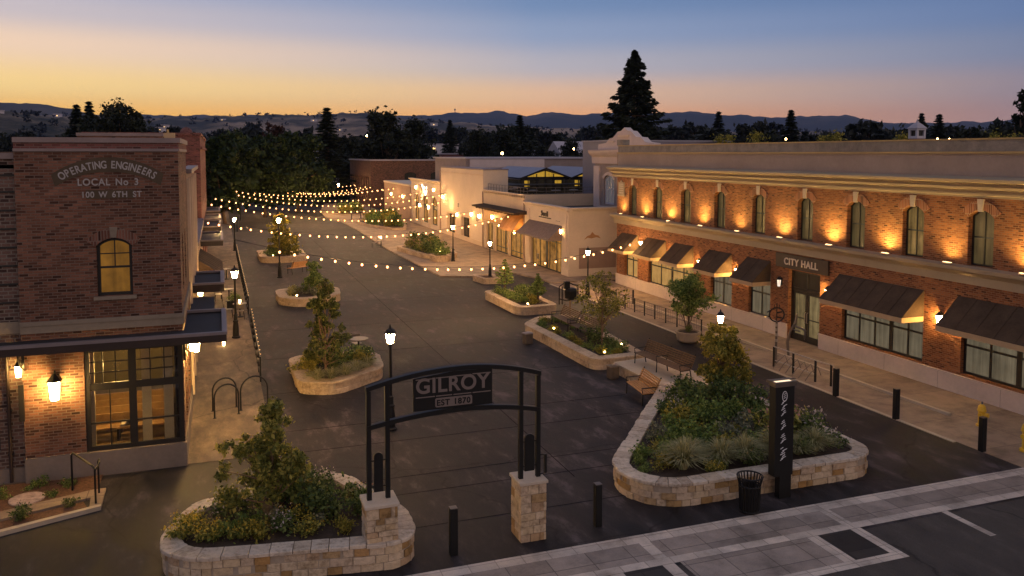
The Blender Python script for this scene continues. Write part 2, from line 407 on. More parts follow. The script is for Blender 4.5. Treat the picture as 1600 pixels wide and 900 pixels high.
def arc_pts(u0, u1, zs, rise, n=10):
    """segmental arch from (u0, zs) over to (u1, zs)"""
    h = (u1-u0)/2; R = (h*h+rise*rise)/(2*rise); a = math.asin(min(1, h/R))
    return [((u0+u1)/2+R*math.sin(-a+2*a*i/n), zs+rise-R+R*math.cos(-a+2*a*i/n)) for i in range(n+1)]
def wall(mb, u0, u1, z0, z1, ops=(), depth=.25):
    """sheet on n=0 with openings (ua, ub, za, zb, rise) and their reveals"""
    us = sorted({u0, u1}|{x for o in ops for x in o[:2] if u0 < x < u1}); zs = sorted({z0, z1}|{x for o in ops for x in o[2:4] if z0 < x < z1})
    for a, b in zip(us, us[1:]):
        for c, d in zip(zs, zs[1:]):
            mu, mz = (a+b)/2, (c+d)/2
            if any(o[0] < mu < o[1] and o[2] < mz < o[3] for o in ops): continue
            mb.quad(mb.P(a, 0, c), mb.P(b, 0, c), mb.P(b, 0, d), mb.P(a, 0, d))
    for o in ops:
        ua, ub, za, zb = o[:4]; rise = o[4] if len(o) > 4 else 0
        path = [(ua, za)]
        if rise:
            ar = arc_pts(ua, ub, zb-rise, rise)
            for (p, q) in zip(ar, ar[1:]): mb.quad(mb.P(p[0], 0, p[1]), mb.P(q[0], 0, q[1]), mb.P(q[0], 0, zb), mb.P(p[0], 0, zb))
            path += ar
        else: path += [(ua, zb), (ub, zb)]
        path += [(ub, za), (ua, za)]
        for p, q in zip(path, path[1:]): mb.quad(mb.P(p[0], 0, p[1]), mb.P(q[0], 0, q[1]), mb.P(q[0], -depth, q[1]), mb.P(p[0], -depth, p[1]))
    return mb
def window(fr, u0, u1, z0, z1, parent, rise=0, cols=(), rows=(), fm='frame_black', pm='pane_amber', depth=.12, bw=.06, name='window', sill=None, mw=.035, glass=None):
    """frame with glazing bars, a pane child and, if asked for, a sill child"""
    mb = MB(*fr)
    if rise:
        outer = [(u0, z0)]+arc_pts(u0, u1, z1-rise, rise)+[(u1, z0)]
        inner = [(u0+bw, z0+bw)]+arc_pts(u0+bw, u1-bw, z1-rise, rise-bw*.9)+[(u1-bw, z0+bw)]
    else:
        outer = [(u0, z0), (u0, z1), (u1, z1), (u1, z0)]; inner = [(u0+bw, z0+bw), (u0+bw, z1-bw), (u1-bw, z1-bw), (u1-bw, z0+bw)]
    k = len(outer)
    for i in range(k):
        j = (i+1) % k
        a, b, c, d = outer[i], outer[j], inner[j], inner[i]
        mb.add([mb.P(q[0], n, q[1]) for n in (-depth, -depth-.07) for q in (a, b, c, d)], [(0, 1, 2, 3), (7, 6, 5, 4), (0, 4, 5, 1), (1, 5, 6, 2), (2, 6, 7, 3), (3, 7, 4, 0)])
    def zt(u):
        if not rise: return z1-bw*.5
        h = (u1-u0)/2; R = (h*h+rise*rise)/(2*rise); x = u-(u0+u1)/2
        return z1-R+math.sqrt(max(0, R*R-x*x))-bw*.5
    for c in cols:
        u, w, ztop = (c+(mw,))[:2]+(None,) if isinstance(c, tuple) else (c, mw, None)
        mb.box(u-w/2, u+w/2, -depth-.065, -depth-.004, z0+bw*.5, zt(u))
    for r in rows:
        z, w = r if isinstance(r, tuple) else (r, mw)
        mb.box(u0+bw*.5, u1-bw*.5, -depth-.062, -depth-.008, z-w/2, z+w/2)
    w_ = mb.build(name, fm, parent)
    g = MB(*fr); pts = [(u0+.01, z0+.01)]+(arc_pts(u0+.01, u1-.01, z1-rise, rise-.01) if rise else [(u0+.01, z1-.01), (u1-.01, z1-.01)])+[(u1-.01, z0+.01)]
    g.slab(pts, -depth-.045, -depth-.035); g.build('pane', pm, w_)
    if sill:
        sb = MB(*fr); sb.box(u0-.09, u1+.09, -depth+.01, .07, z0-sill[0], z0-.004); sb.build('sill', sill[1], w_)
    return w_
def arch_ring(fr, u0, u1, z1, rise, thick, parent, mat, name='brick_arch', proud=.03):
    mb = MB(*fr); a = arc_pts(u0, u1, z1-rise, rise, 14); cx = (u0+u1)/2; h = (u1-u0)/2; R = (h*h+rise*rise)/(2*rise); cz = z1-R
    o = [(cx+(p[0]-cx)*(R+thick)/R, cz+(p[1]-cz)*(R+thick)/R) for p in a]
    for i in range(14):
        q = [a[i], a[i+1], o[i+1], o[i]]
        mb.add([mb.P(p[0], n, p[1]) for n in (-.02, proud) for p in q], [(3, 2, 1, 0), (4, 5, 6, 7), (0, 1, 5, 4), (2, 3, 7, 6), (1, 2, 6, 5), (0, 4, 7, 3)])
    return mb.build(name, mat, parent)
def awning(fr, u0, u1, zt, zb, proj, parent, val=.2, m1='awning_brown', m2='valance_tan', rib=False):
    mb = MB(*fr)
    a, b, c, d = mb.P(u0, .02, zt), mb.P(u1, .02, zt), mb.P(u1, proj, zb), mb.P(u0, proj, zb)
    mb.quad(a, b, c, d)
    mb.quad(a, d, mb.P(u0, .02, zb)); mb.quad(b, mb.P(u1, .02, zb), c)
    lo = Vector((0, 0, -.02)); mb.quad(a+lo, d+lo, c+lo, b+lo)
    mb.mi = 1; n = int((u1-u0)/(.28 if rib else .75))
    for i in range(n+1): u = u0+(u1-u0)*i/n; mb.tube([mb.P(u, .03, zt+.004), mb.P(u, proj, zb+.006)], .022 if rib else .011, 5)
    o = mb.build('awning', (m1, 'awning_grey' if rib else m1), parent, fix=False)
    v = MB(*fr); v.box(u0, u1, proj-.012, proj, zb-val, zb-.003); v.box(u0, u0+.012, .02, proj-.013, zb-val, zb-.003); v.box(u1-.012, u1, .02, proj-.013, zb-val, zb-.003)
    v.build('valance', m2, o)
    return o
def text_mesh(body, size, extrude=.006, align='CENTER', spacing=1.0, bold=.022):
    cu = bpy.data.curves.new('lettering', 'FONT'); cu.body = body; cu.size = size; cu.extrude = extrude
    cu.align_x = align; cu.space_character = spacing; cu.offset = size*bold
    o = bpy.data.objects.new('lettering', cu); COL.objects.link(o)
    bpy.context.view_layer.update()
    me = bpy.data.meshes.new_from_object(o.evaluated_get(bpy.context.evaluated_depsgraph_get()))
    bpy.data.objects.remove(o); bpy.data.curves.remove(cu)
    return [v.co.copy() for v in me.vertices], [list(p.vertices) for p in me.polygons]
def put_text(mb, body, size, u, z, n, rot=0.0, xs=1.0, extrude=.006, flip=1, spacing=1.0):
    """lettering standing on the frame's wall, baseline centre at (u, z); flip=-1 when U runs right to left for the reader"""
    vs, fs = text_mesh(body, size, extrude, spacing=spacing); c, s_ = math.cos(rot), math.sin(rot)
    pts = []
    for v in vs:
        x, y = v.x*xs, v.y
        pts.append(mb.P(u+flip*(x*c-y*s_), n+v.z, z+(x*s_+y*c)))
    mb.add(pts, fs); return mb

# ------------------------------------------------------------------ foliage
def quads_obj(name, c, ax, ay, mat, parent=None, mats=None, mi=None):
    """one small four-sided leaf per centre"""
    n = len(c); v = np.empty((n, 4, 3), np.float32)
    v[:, 0] = c-ax; v[:, 1] = c-ay*.55; v[:, 2] = c+ax; v[:, 3] = c+ay*.55
    me = bpy.data.meshes.new(name); me.vertices.add(n*4); me.vertices.foreach_set('co', v.ravel())
    me.loops.add(n*4); me.loops.foreach_set('vertex_index', np.arange(n*4, dtype=np.int32))
    me.polygons.add(n); me.polygons.foreach_set('loop_start', np.arange(0, n*4, 4, dtype=np.int32)); me.polygons.foreach_set('loop_total', np.full(n, 4, np.int32))
    me.materials.append(M(mat)); me.update(calc_edges=True)
    o = bpy.data.objects.new(name, me); COL.objects.link(o)
    if parent: o.parent = parent
    return o
def rand_dirs(rg, n):
    d = rg.normal(size=(n, 3)); return d/np.linalg.norm(d, axis=1, keepdims=True)
def leaves_around(rg, centres, radii, n, size, flat=.0):
    rr = np.array(radii); k = rg.choice(len(centres), n, p=rr**2/np.sum(rr**2))
    d = rg.normal(size=(n, 3))*.52; d[:, 2] *= .8
    c = np.array(centres)[k]+d*rr[k][:, None]
    ax = rand_dirs(rg, n)*(size*(.45+1.3*rg.random(n)**2))[:, None]
    ax[:, 2] *= (1-flat)
    b = rand_dirs(rg, n); ay = np.cross(ax, b); ay *= (np.linalg.norm(ax, axis=1)/(np.linalg.norm(ay, axis=1)+1e-6))[:, None]
    return c, ax, ay
def limb_pts(rg, p, q, bend=.12, n=4):
    p, q = np.array(p, float), np.array(q, float); L = np.linalg.norm(q-p); out = []
    off = rg.normal(size=3)*bend*L
    for i in range(n+1):
        t = i/n; out.append(p*(1-t)+q*t+off*math.sin(PI*t)*.6)
    return out
def broadleaf(name, seed, H, Wd, mat, leaves=3000, leaf=.09, clear=.25, clumps=26, shape='round', bark='bark', stems=1, label=None, cat='tree', group=None, r0=None, sub=4, cr=1.0):
    """trunk with limbs to leaf clumps; shape: round, cone or vase; base at the origin"""
    rg = np.random.default_rng(seed); root = thing(name, label, cat, (0, 0, 0), group)
    z0 = H*clear; cs = []; rs = []
    for i in range(clumps):
        t = (i+.5)/clumps; z = z0+(H-z0)*t
        if shape == 'round': w = math.sqrt(max(.03, 1-(2*t-.85)**2/1.35))
        elif shape == 'cone': w = (1-t)**.75*1.0+.06
        elif shape == 'dome': w = math.sqrt(max(.06, 1-t*t*.97))
        elif shape == 'open': w = (.55+.6*math.sin(PI*min(1, t*1.05+.08)))*(1-.72*t**2.2)*(1.15 if i % 2 else .6)
        elif shape == 'vase': w = .35+.65*math.sin(PI*min(1, .15+.8*t))
        else: w = 1
        a = i*2.39996+rg.normal()*.5; rr = Wd/2*w*(rg.uniform(.35, 1.0) if i % 3 else rg.uniform(0, .4))
        cs.append((rr*math.cos(a), rr*math.sin(a), z)); rs.append(cr*(Wd*.15+.012*H)*rg.uniform(.6, 1.3)*(.5+.5*w))
    cs2, rs2 = [], []
    for c, r in zip(cs, rs):                                     # break each clump into smaller sprays
        for j in range(sub):
            cs2.append(np.array(c)+rand_dirs(rg, 1)[0]*r*rg.uniform(.5, 1.15)); rs2.append(r*rg.uniform(.35, .75))
    c, ax, ay = leaves_around(rg, cs2, rs2, leaves, leaf)
    quads_obj('crown', c, ax, ay, mat, root)
    r0 = r0 or H*.022+.012
    tb = MB()
    for s_ in range(stems):
        top = np.array((rg.normal()*.08*Wd, rg.normal()*.08*Wd, H*.86)); base = np.array((rg.normal()*.04*(stems > 1), rg.normal()*.04*(stems > 1), -.03))
        if stems > 1: top[:2] = Wd*.28*np.array((math.cos(s_*2*PI/stems), math.sin(s_*2*PI/stems)))
        pts = limb_pts(rg, base, top, .03, 6); rr = r0/(stems**.4)
        tb.tube(pts, [rr*(1-.13*i) for i in range(7)], 7)
        for i in range(0, clumps, stems if stems > 1 else 1):
            cc = np.array(cs[(i+s_) % clumps]); t = max(.22, min(.95, (cc[2]/H)*.72)); k = int(t*6); st = pts[k]
            if cc[2] > st[2]: tb.tube(limb_pts(rg, st, cc, .06, 3), [rr*.5, rr*.38, rr*.26, rr*.12], 5)
    tb.build('trunk', bark, root, smooth=True, fix=False)
    return root
def conifer(name, seed, H, Wd, mat='leaf_conifer', levels=26, per=9, leafs=14, leaf=.35, clear=.06, label=None, group=None, droop=.25, gap=.0, power=.85, cat='tree'):
    rg = np.random.default_rng(seed); root = thing(name, label, cat, (0, 0, 0), group)
    C, AX, AY = [], [], []; tb = MB(); tb.tube([(0, 0, -.1), (0, 0, H*.5), (0, 0, H*.99)], [H*.017+.05, H*.011+.03, .02], 7)
    for i in range(levels):
        t = i/(levels-1); z = H*(clear+(1-clear)*t); L = Wd/2*((1-t)**power*.95+.03)
        for j in range(per):
            a = 2*PI*(j+rg.random())/per; l = L*rg.uniform(.5, 1.15)
            if rg.random() < gap: continue
            n = max(3, int(leafs*(.3+.7*l/(Wd/2))))
            s_ = np.sort(rg.random(n)**.6); d = np.array((math.cos(a), math.sin(a), 0))
            ctr = np.outer(s_*l, d); ctr[:, 2] = z-droop*l*s_+.10*l*s_**2+rg.normal(size=n)*H*.006
            side = np.array((-math.sin(a), math.cos(a), 0)); ctr += np.outer(rg.normal(size=n)*.13*l*(1.1-s_), side)
            sz = leaf*(.6+.7*rg.random(n)); dirv = d[None]*.9+side[None]*rg.normal(size=(n, 1))*.7; dirv[:, 2] = -.25+rg.normal(size=n)*.25
            dirv /= np.linalg.norm(dirv, axis=1, keepdims=True)
            C.append(ctr); AX.append(dirv*sz[:, None]); b = np.cross(dirv, rand_dirs(rg, n)); AY.append(b*(sz*.8)[:, None])
            if l > Wd*.22 and j % 2 == 0: tb.tube([(0, 0, z), tuple(d*l*.8+np.array((0, 0, z-droop*l*.65)))], [H*.004+.01, .008], 4)
    quads_obj('crown', np.concatenate(C), np.concatenate(AX), np.concatenate(AY), mat, root)
    tb.build('trunk', 'bark', root, fix=False)
    return root
def shrub(name, seed, H, Wd, mat, leaves=420, leaf=.05, label=None, flower=None, nf=40, group=None, clumps=9, fl=.035):
    rg = np.random.default_rng(seed); root = thing(name, label, 'shrub', (0, 0, 0), group)
    cs = [(rg.normal()*Wd*.22, rg.normal()*Wd*.22, H*rg.uniform(.2, .78)) for _ in range(clumps)]; rs = [Wd*rg.uniform(.12, .27) for _ in range(clumps)]
    c, ax, ay = leaves_around(rg, cs, rs, leaves, leaf); c[:, 2] = np.maximum(c[:, 2], .01)
    quads_obj('foliage', c, ax, ay, mat, root)
    if flower:
        cf, a2, b2 = leaves_around(rg, [(p[0]*1.15, p[1]*1.15, p[2]+r*.55) for p, r in zip(cs, rs)], rs, nf, fl); tag(quads_obj('flower', cf, a2, b2, flower, root), kind='stuff')
    tb = MB()
    for p in cs[:5]: tb.tube([(0, 0, -.02), (p[0]*.5, p[1]*.5, p[2]*.5), p], [.014, .01, .005], 5)
    tb.build('stem', 'bark', root, fix=False)
    return root
def grass_tuft(name, seed, H, Wd, blades=260, label=None, mat='grass_blade', group=None, cat='grass'):
    rg = np.random.default_rng(seed); V = []; F = []
    for i in range(blades):
        a = rg.random()*2*PI; out = Wd/2*rg.random()**.6; h = H*rg.uniform(.6, 1.05)*(1-.35*out/(Wd/2)); w = .011+.012*rg.random()
        b = np.array((math.cos(a), math.sin(a), 0)); sd = np.array((-b[1], b[0], 0)); st = b*Wd*.07*rg.random(); n0 = len(V)
        for k in range(4):
            t = k/3; p = st+b*out*t**1.7+np.array((0, 0, h*(1-(1-t)**1.6)-.25*h*t**4*(out/(Wd/2)))); ww = w*(1-t*.85)
            V += [tuple(p-sd*ww), tuple(p+sd*ww)]
        F += [(n0+2*k, n0+2*k+1, n0+2*k+3, n0+2*k+2) for k in range(3)]
    me = bpy.data.meshes.new(name); me.from_pydata(V, [], F); me.materials.append(M(mat))
    o = bpy.data.objects.new(name, me); COL.objects.link(o)
    return tag(o, label, cat, group)

# ------------------------------------------------------------------ outlines of planters
def fillet(poly, r, seg=7):
    out = []; n = len(poly); rr = r if isinstance(r, (list, tuple)) else [r]*n
    for i in range(n):
        p, a, b = Vector(poly[i]), Vector(poly[i-1]), Vector(poly[(i+1) % n])
        d1 = (a-p); d2 = (b-p); l1, l2 = d1.length, d2.length; d1.normalize(); d2.normalize()
        ang = d1.angle(d2); t = min(rr[i]/math.tan(ang/2), l1*.48, l2*.48); R = t*math.tan(ang/2)
        c = p+(d1+d2).normalized()*(R/math.sin(ang/2))
        s_, e = p+d1*t, p+d2*t; a0 = math.atan2(s_.y-c.y, s_.x-c.x); a1 = math.atan2(e.y-c.y, e.x-c.x); da = (a1-a0+PI) % (2*PI)-PI
        for k in range(seg+1): out.append((c.x+R*math.cos(a0+da*k/seg), c.y+R*math.sin(a0+da*k/seg)))
    return out
def inset(poly, d):
    n = len(poly); out = []; area = sum(poly[i][0]*poly[(i+1) % n][1]-poly[(i+1) % n][0]*poly[i][1] for i in range(n)); sg = 1 if area > 0 else -1
    for i in range(n):
        a, b = Vector(poly[i-1]), Vector(poly[(i+1) % n]); t = (b-a)
        if t.length < 1e-6: t = Vector((1, 0))
        t.normalize(); nrm = Vector((-t.y, t.x))*sg; out.append((poly[i][0]+nrm.x*d, poly[i][1]+nrm.y*d))
    return out
class Path:
    def __init__(s, poly):
        s.p = [Vector(q) for q in poly]; s.p.append(s.p[0]); s.l = [0]
        for a, b in zip(s.p, s.p[1:]): s.l.append(s.l[-1]+(b-a).length)
        s.L = s.l[-1]; area = sum(a.x*b.y-b.x*a.y for a, b in zip(s.p, s.p[1:])); s.sg = 1 if area > 0 else -1
    def at(s, t):
        t %= s.L; import bisect
        i = max(0, min(len(s.p)-2, bisect.bisect_right(s.l, t)-1)); a, b = s.p[i], s.p[i+1]; L = s.l[i+1]-s.l[i]
        d = (b-a).normalized() if L > 1e-9 else Vector((1, 0)); q = a+(b-a)*((t-s.l[i])/L if L > 1e-9 else 0)
        return q, Vector((d.y, -d.x))*s.sg              # point, outward normal
def stone_ring(mb, path, z0, z1, inn, outd, wmin, wmax, rg, gap=.02, jit=.02):
    t = 0.0; ws = []
    while t < path.L: w = rg.uniform(wmin, wmax); ws.append(w); t += w
    k = path.L/t; t = 0.0
    for w in ws:
        w *= k; a0, a1 = t+gap/2, t+w-gap/2; t += w; n = max(1, int(w/.14)); o = outd+rg.uniform(-jit, jit); zz1 = z1-rg.uniform(0, jit*.5)
        vs = []
        for i in range(n+1):
            q, nn = path.at(a0+(a1-a0)*i/n); ch = .012 if i in (0, n) else 0
            for d, z in ((-inn, z0), (o-ch, z0+.004), (o-ch, zz1-.012), (o-ch-.012, zz1), (-inn, zz1)): vs.append((q.x+nn.x*d, q.y+nn.y*d, z))
        fs = [(i*5+j, i*5+(j+1) % 5, (i+1)*5+(j+1) % 5, (i+1)*5+j) for i in range(n) for j in range(5)]+[(4, 3, 2, 1, 0), tuple(n*5+j for j in range(5))]
        mb.add(vs, fs)
def planter(label, poly, r, h, courses=3, wall_t=.42, bw=(.2, .5), stone='stone_golden', cap='stone_cap', cap_h=.085, seed=1, soil='soil', z0=0.0, capw=(.3, .6), group=None):
    rg = np.random.default_rng(seed); outl = fillet(poly, r); path = Path(outl); c = (sum(p[0] for p in poly)/len(poly), sum(p[1] for p in poly)/len(poly), z0)
    root = thing('stone_planter', label, 'planter', c, group)
    inn = inset(outl, wall_t); n = len(outl)
    core = MB(); o2 = inset(outl, .03)
    vs = [(p[0], p[1], z) for z in (z0-.02, h-cap_h-.005) for p in o2]+[(p[0], p[1], z) for z in (z0-.02, h-cap_h-.005) for p in inn]
    core.add(vs, [(i, (i+1) % n, n+(i+1) % n, n+i) for i in range(n)]+[(2*n+i, 3*n+i, 3*n+(i+1) % n, 2*n+(i+1) % n) for i in range(n)]+[(n+i, n+(i+1) % n, 3*n+(i+1) % n, 3*n+i) for i in range(n)])
    core.build('mortar_core', 'mortar', root, fix=False)
    st = MB(); ch = (h-cap_h-z0)/courses
    for k in range(courses): stone_ring(st, path, z0+k*ch+.004, z0+(k+1)*ch-.006, .1, .0, bw[0], bw[1], rg, jit=.024)
    st.build('stone_wall', stone, root)
    cp = MB(); stone_ring(cp, path, h-cap_h, h, wall_t, .035, capw[0], capw[1], rg, gap=.016, jit=.022); cp.build('coping', cap, root)
    so = MB(); so.add([(p[0], p[1], h-.1) for p in inset(outl, wall_t-.02)], [list(range(n))]); so.build('soil_bed', soil, root, fix=False)
    return root
def pointin(poly, x, y):
    r = False; n = len(poly)
    for i in range(n):
        a, b = poly[i], poly[i-1]
        if (a[1] > y) != (b[1] > y) and x < (b[0]-a[0])*(y-a[1])/(b[1]-a[1])+a[0]: r = not r
    return r

# ================================================================== SETTING
def sheet(name, poly, z, mat, label=None):
    mb = MB(); mb.add([(x, y, z) for x, y in poly], [list(range(len(poly)))])
    return struct(name, mb, mat, fix=False)
def rect(x0, x1, y0, y1): return [(x0, y0), (x1, y0), (x1, y1), (x0, y1)]
sheet('ground', rect(-9000, 9000, -200, 9000), -.06, 'earth')
sheet('plaza_paving', rect(-60, 60, 2, 260), 0, 'asphalt')
sheet('road', rect(-60, 60, -6, 15.2), .004, 'asphalt_road')
mb = MB(); mb.box(21.58, 26.2, 15.2, 52.2, -.02, .012); struct('city_hall_pavement', mb, 'sidewalk')
mb = MB(); mb.box(21.42, 21.575, 19.0, 52.2, -.02, .02); struct('kerb', mb, 'kerb_stone')
mb = MB(); mb.box(23.45, 23.58, 21.0, 52.0, .013, .10); struct('pavement_step', mb, 'kerb_stone')
mb = MB(); mb.box(-1.04, 1.42, 25.1, 135, -.02, .012); struct('shopfront_pavement', mb, 'sidewalk_left')
mb = MB(); mb.prism([(15.15, 57.8), (17.6, 56.7), (20.6, 57.9), (21.6, 54.0), (21.6, 52.3), (27.6, 52.3), (27.6, 54.3), (23.85, 54.3), (23.85, 150), (17.9, 150), (14.9, 130), (14.1, 116), (15.2, 108.6), (15.3, 94.5), (15.0, 85.3), (14.8, 75), (15.02, 66.5)], -.02, .1)
struct('promenade_pavement', mb, 'sidewalk')
# lane between the promenade tip and the shopfronts
sheet('lane', [(18.4, 57.1), (20.7, 57.8), (21.5, 53.9), (21.5, 52.4), (18.9, 52.4)], .0045, 'asphalt')
# crossing
sheet('crossing_pavers', rect(-20, 21.45, 15.58, 16.37), .008, 'paver')
for nm, r in (('crossing_band', rect(-20, 40, 16.373, 16.75)), ('crossing_band', rect(-20, 40, 15.3, 15.577))): sheet(nm, r, .009, 'band_pale')
sheet('crossing_pavers', rect(21.46, 40, 15.58, 16.37), .008, 'paver')
for i, x in enumerate((-2.0, 3.0, 8.0, 13.12)):
    sheet('dark_paving_square', rect(x+.02, x+.97, 14.07, 15.29), .008, 'paver_dark')
    sheet('crossing_band', rect(x-.3, x+.015, 14.06, 15.295), .010, 'band_pale'); sheet('crossing_band', rect(x+.975, x+1.27, 14.06, 15.295), .010, 'band_pale')
    sheet('crossing_band', rect(x-4.2 if i else x-.3, x+1.27, 13.78, 14.055), .010, 'band_pale')
    if i: sheet('crossing_pavers', rect(x-3.7, x-.305, 14.06, 15.295), .008, 'paver')
    sheet('crossing_band', rect(x+.98, x+1.26, 15.58, 16.37), .011, 'band_pale')
sheet('crossing_band', rect(16.95, 17.14, 13.9, 15.296), .010, 'band_pale')
# long sawn joints across the plaza
mb = MB()
for y in (18.9, 20.9, 22.1, 25.0, 27.0, 31.5, 37, 43, 50, 58): mb.box(1.45, 14.2, y-.012+.03*math.sin(y), y+.012+.03*math.sin(y), .001, .003)
for x in (9.2,): mb.box(x-.012, x+.012, 20.5, 90, .0012, .0034)
struct('paving_joints', mb, 'joint_dark')

def ridge(name, prof, D, depth, mat, seed, rough, near=0.0):
    rg = np.random.default_rng(seed); az = np.linspace(prof[0][0], prof[-1][0], 420); hs = np.interp(az, [p[0] for p in prof], [p[1] for p in prof])
    nz = np.zeros_like(az)
    for k in range(1, 7): nz += np.sin(az*k*1.9+rg.random()*6.28)*rough/k
    hs = hs+nz; rows = 14; V = []
    for j in range(rows):
        t = j/(rows-1); d = D-depth*(1-t); f = t*t*(3-2*t) if near == 0 else near+(1-near)*t**.8
        rowz = np.zeros_like(az)
        for k in range(1, 9): rowz += np.sin(az*k*2.3+j*1.3*k+rg.random()*6.28)*rough*1.6/k*(t*(1-t)*4)
        for i in range(len(az)):
            a = math.radians(az[i]); dd = d+rowz[i]*6; V.append((dd*math.sin(a), dd*math.cos(a), max(-.5, hs[i]*f+rowz[i])))
    n = len(az); F = [(j*n+i, j*n+i+1, (j+1)*n+i+1, (j+1)*n+i) for j in range(rows-1) for i in range(n-1)]
    me = bpy.data.meshes.new(name); me.from_pydata(V, [], F); me.materials.append(M(mat)); me.polygons.foreach_set('use_smooth', [True]*len(F))
    o = bpy.data.objects.new(name, me); COL.objects.link(o); return tag(o, kind='structure')
FAR = [(-19.4, 269), (-5.2, 303), (6.6, 315), (12.6, 320), (15.3, 343), (18.8, 361), (20.8, 328), (22.8, 355), (24.4, 333), (26.3, 342), (29.8, 345), (31.1, 354), (33.4, 335), (34.9, 317), (38.1, 297), (40.1, 308), (41.7, 305), (43.5, 257), (45.4, 233), (47.5, 244), (49.2, 235), (50.7, 255), (52.1, 265), (57.5, 266), (62.6, 239)]
MID = [(-19.4, 116), (-8.8, 119), (-3.7, 118), (-1.5, 122), (0.1, 125), (2.5, 131), (4.5, 134), (6.6, 135), (9.2, 145), (11.3, 135), (12.6, 125), (15.3, 117), (17.9, 104), (21.9, 96), (26.3, 86), (32.8, 79), (40.9, 78), (48.2, 78), (57.5, 77)]
LEFT = [(-22, 194), (-14.6, 224), (-12.1, 245), (-10.8, 243), (-9.6, 236), (-8.4, 224), (-7.0, 195), (-4.5, 161), (-1.5, 100), (2, 60)]
NEAR = [(-22, 62), (-12.1, 62), (-11.1, 65), (-10.1, 60), (-8.4, 54), (-3.8, 46), (-0.3, 36), (6.6, 28), (19.7, 27), (37.0, 26), (51.5, 25), (60.2, 25)]
ridge('far_hills', FAR, 7000, 2600, 'hill_far', 1, 5)
ridge('left_hill', LEFT, 4500, 1500, 'hill_left', 2, 2)
ridge('middle_hills', MID, 2800, 1200, 'hill_mid', 3, 2.2)
ridge('near_hills', NEAR, 1300, 700, 'hill_near', 4, 2)

# ================================================================== UNION HALL (brick corner building on the near left)
FL = ((0, 25.1, 0), (1, 0, 0), (0, -1, 0))           # its front wall: u = X
FS = ((-1.04, 0, 0), (0, 1, 0), (1, 0, 0))           # its street side: u = Y
hall = thing('brick_hall', 'dark brown brick corner hall with a painted union sign and one arched amber window', 'building', (-3.1, 28, 0))
w1 = (-3.2, -2.3, 5.05, 6.66, .22)
sf = (-3.6, -1.06, .69, 3.62)
mb = MB(*FL); wall(mb, -5.1, -1.04, .70, 9.06, [w1, sf], .3)
mb.frame(*FS); wall(mb, 25.1, 31.2, .70, 9.06, [(26.2, 27.6, .8, 3.4), (28.6, 30.4, .8, 3.4), (26.3, 27.1, 4.95, 6.6, .2), (28.2, 29.0, 4.95, 6.6, .2)], .3)
mb.frame((0, 31.2, 0), (1, 0, 0), (0, 1, 0)); mb.quad(*[mb.P(u, 0, z) for u, z in ((-9, 4), (-1.04, 4), (-1.04, 9.06), (-9, 9.06))])
mb.build('brick_wall', 'brick_umber', hall, fix=False)
mb = MB(); mb.box(-5.11, -1.0, 25.06, 25.36, 9.06, 9.14); mb.box(-1.34, -1.0, 25.365, 31.2, 9.06, 9.14)
mb.box(-5.11, -.97, 25.03, 25.39, 9.3, 9.44); mb.box(-1.37, -.97, 25.395, 31.2, 9.3, 9.44); mb.build('coping', 'coping_mauve', hall)
mb = MB(); mb.box(-5.1, -1.02, 25.08, 25.34, 9.142, 9.298); mb.box(-1.32, -1.02, 25.345, 31.2, 9.142, 9.298); mb.build('parapet', 'brick_dark', hall)
mb = MB(); mb.box(-5.1, -1.0, 25.055, 25.2, 4.13, 4.45); mb.box(-1.1, -.99, 25.205, 31.2, 4.13, 4.45)
mb.box(-5.1, -.985, 25.03, 25.2, 4.34, 4.448); mb.build('stone_band', 'band_stone', hall)
mb = MB(); mb.box(-5.1, -3.6, 25.02, 25.3, -.02, .70); mb.box(-3.6, -1.0, 25.02, 25.3, -.02, .685); mb.box(-1.3, -1.0, 25.3, 31.2, -.02, .70); mb.build('plinth', 'concrete_plinth', hall)
mb = MB(); mb.box(-9, -1.3, 25.3, 31, 8.6, 8.7); mb.build('roof', 'roof_dark', hall)
aw = window(FL, *w1[:4], hall, .22, [], [(5.84, .06), (6.22, .03)], pm='pane_amber', sill=(.1, 'band_stone'), depth=.14, bw=.085)
MB(*FL).box(-2.765, -2.735, -.2, -.145, 5.87, 6.6).build('glazing_bar', 'frame_black', aw)
arch_ring(FL, w1[0]-.02, w1[1]+.02, w1[3]+.01, .23, .27, hall, 'brick_arch')
mb = MB(*FL); mb.slab([(-2.82, 6.68), (-2.85, 6.97), (-2.65, 6.97), (-2.68, 6.68)], .0, .06); mb.build('keystone', 'band_stone', hall)
for u in (26.3, 28.2): window(FS, u, u+.8, 4.95, 6.6, hall, .2, [(u+.4, .03)], [(5.8, .05)], pm='pane_dark')
for a, b in ((26.2, 27.6), (28.6, 30.4)): window(FS, a, b, .8, 3.4, hall, 0, [((a+b)/2, .05)], [2.5], pm='pane_shop')
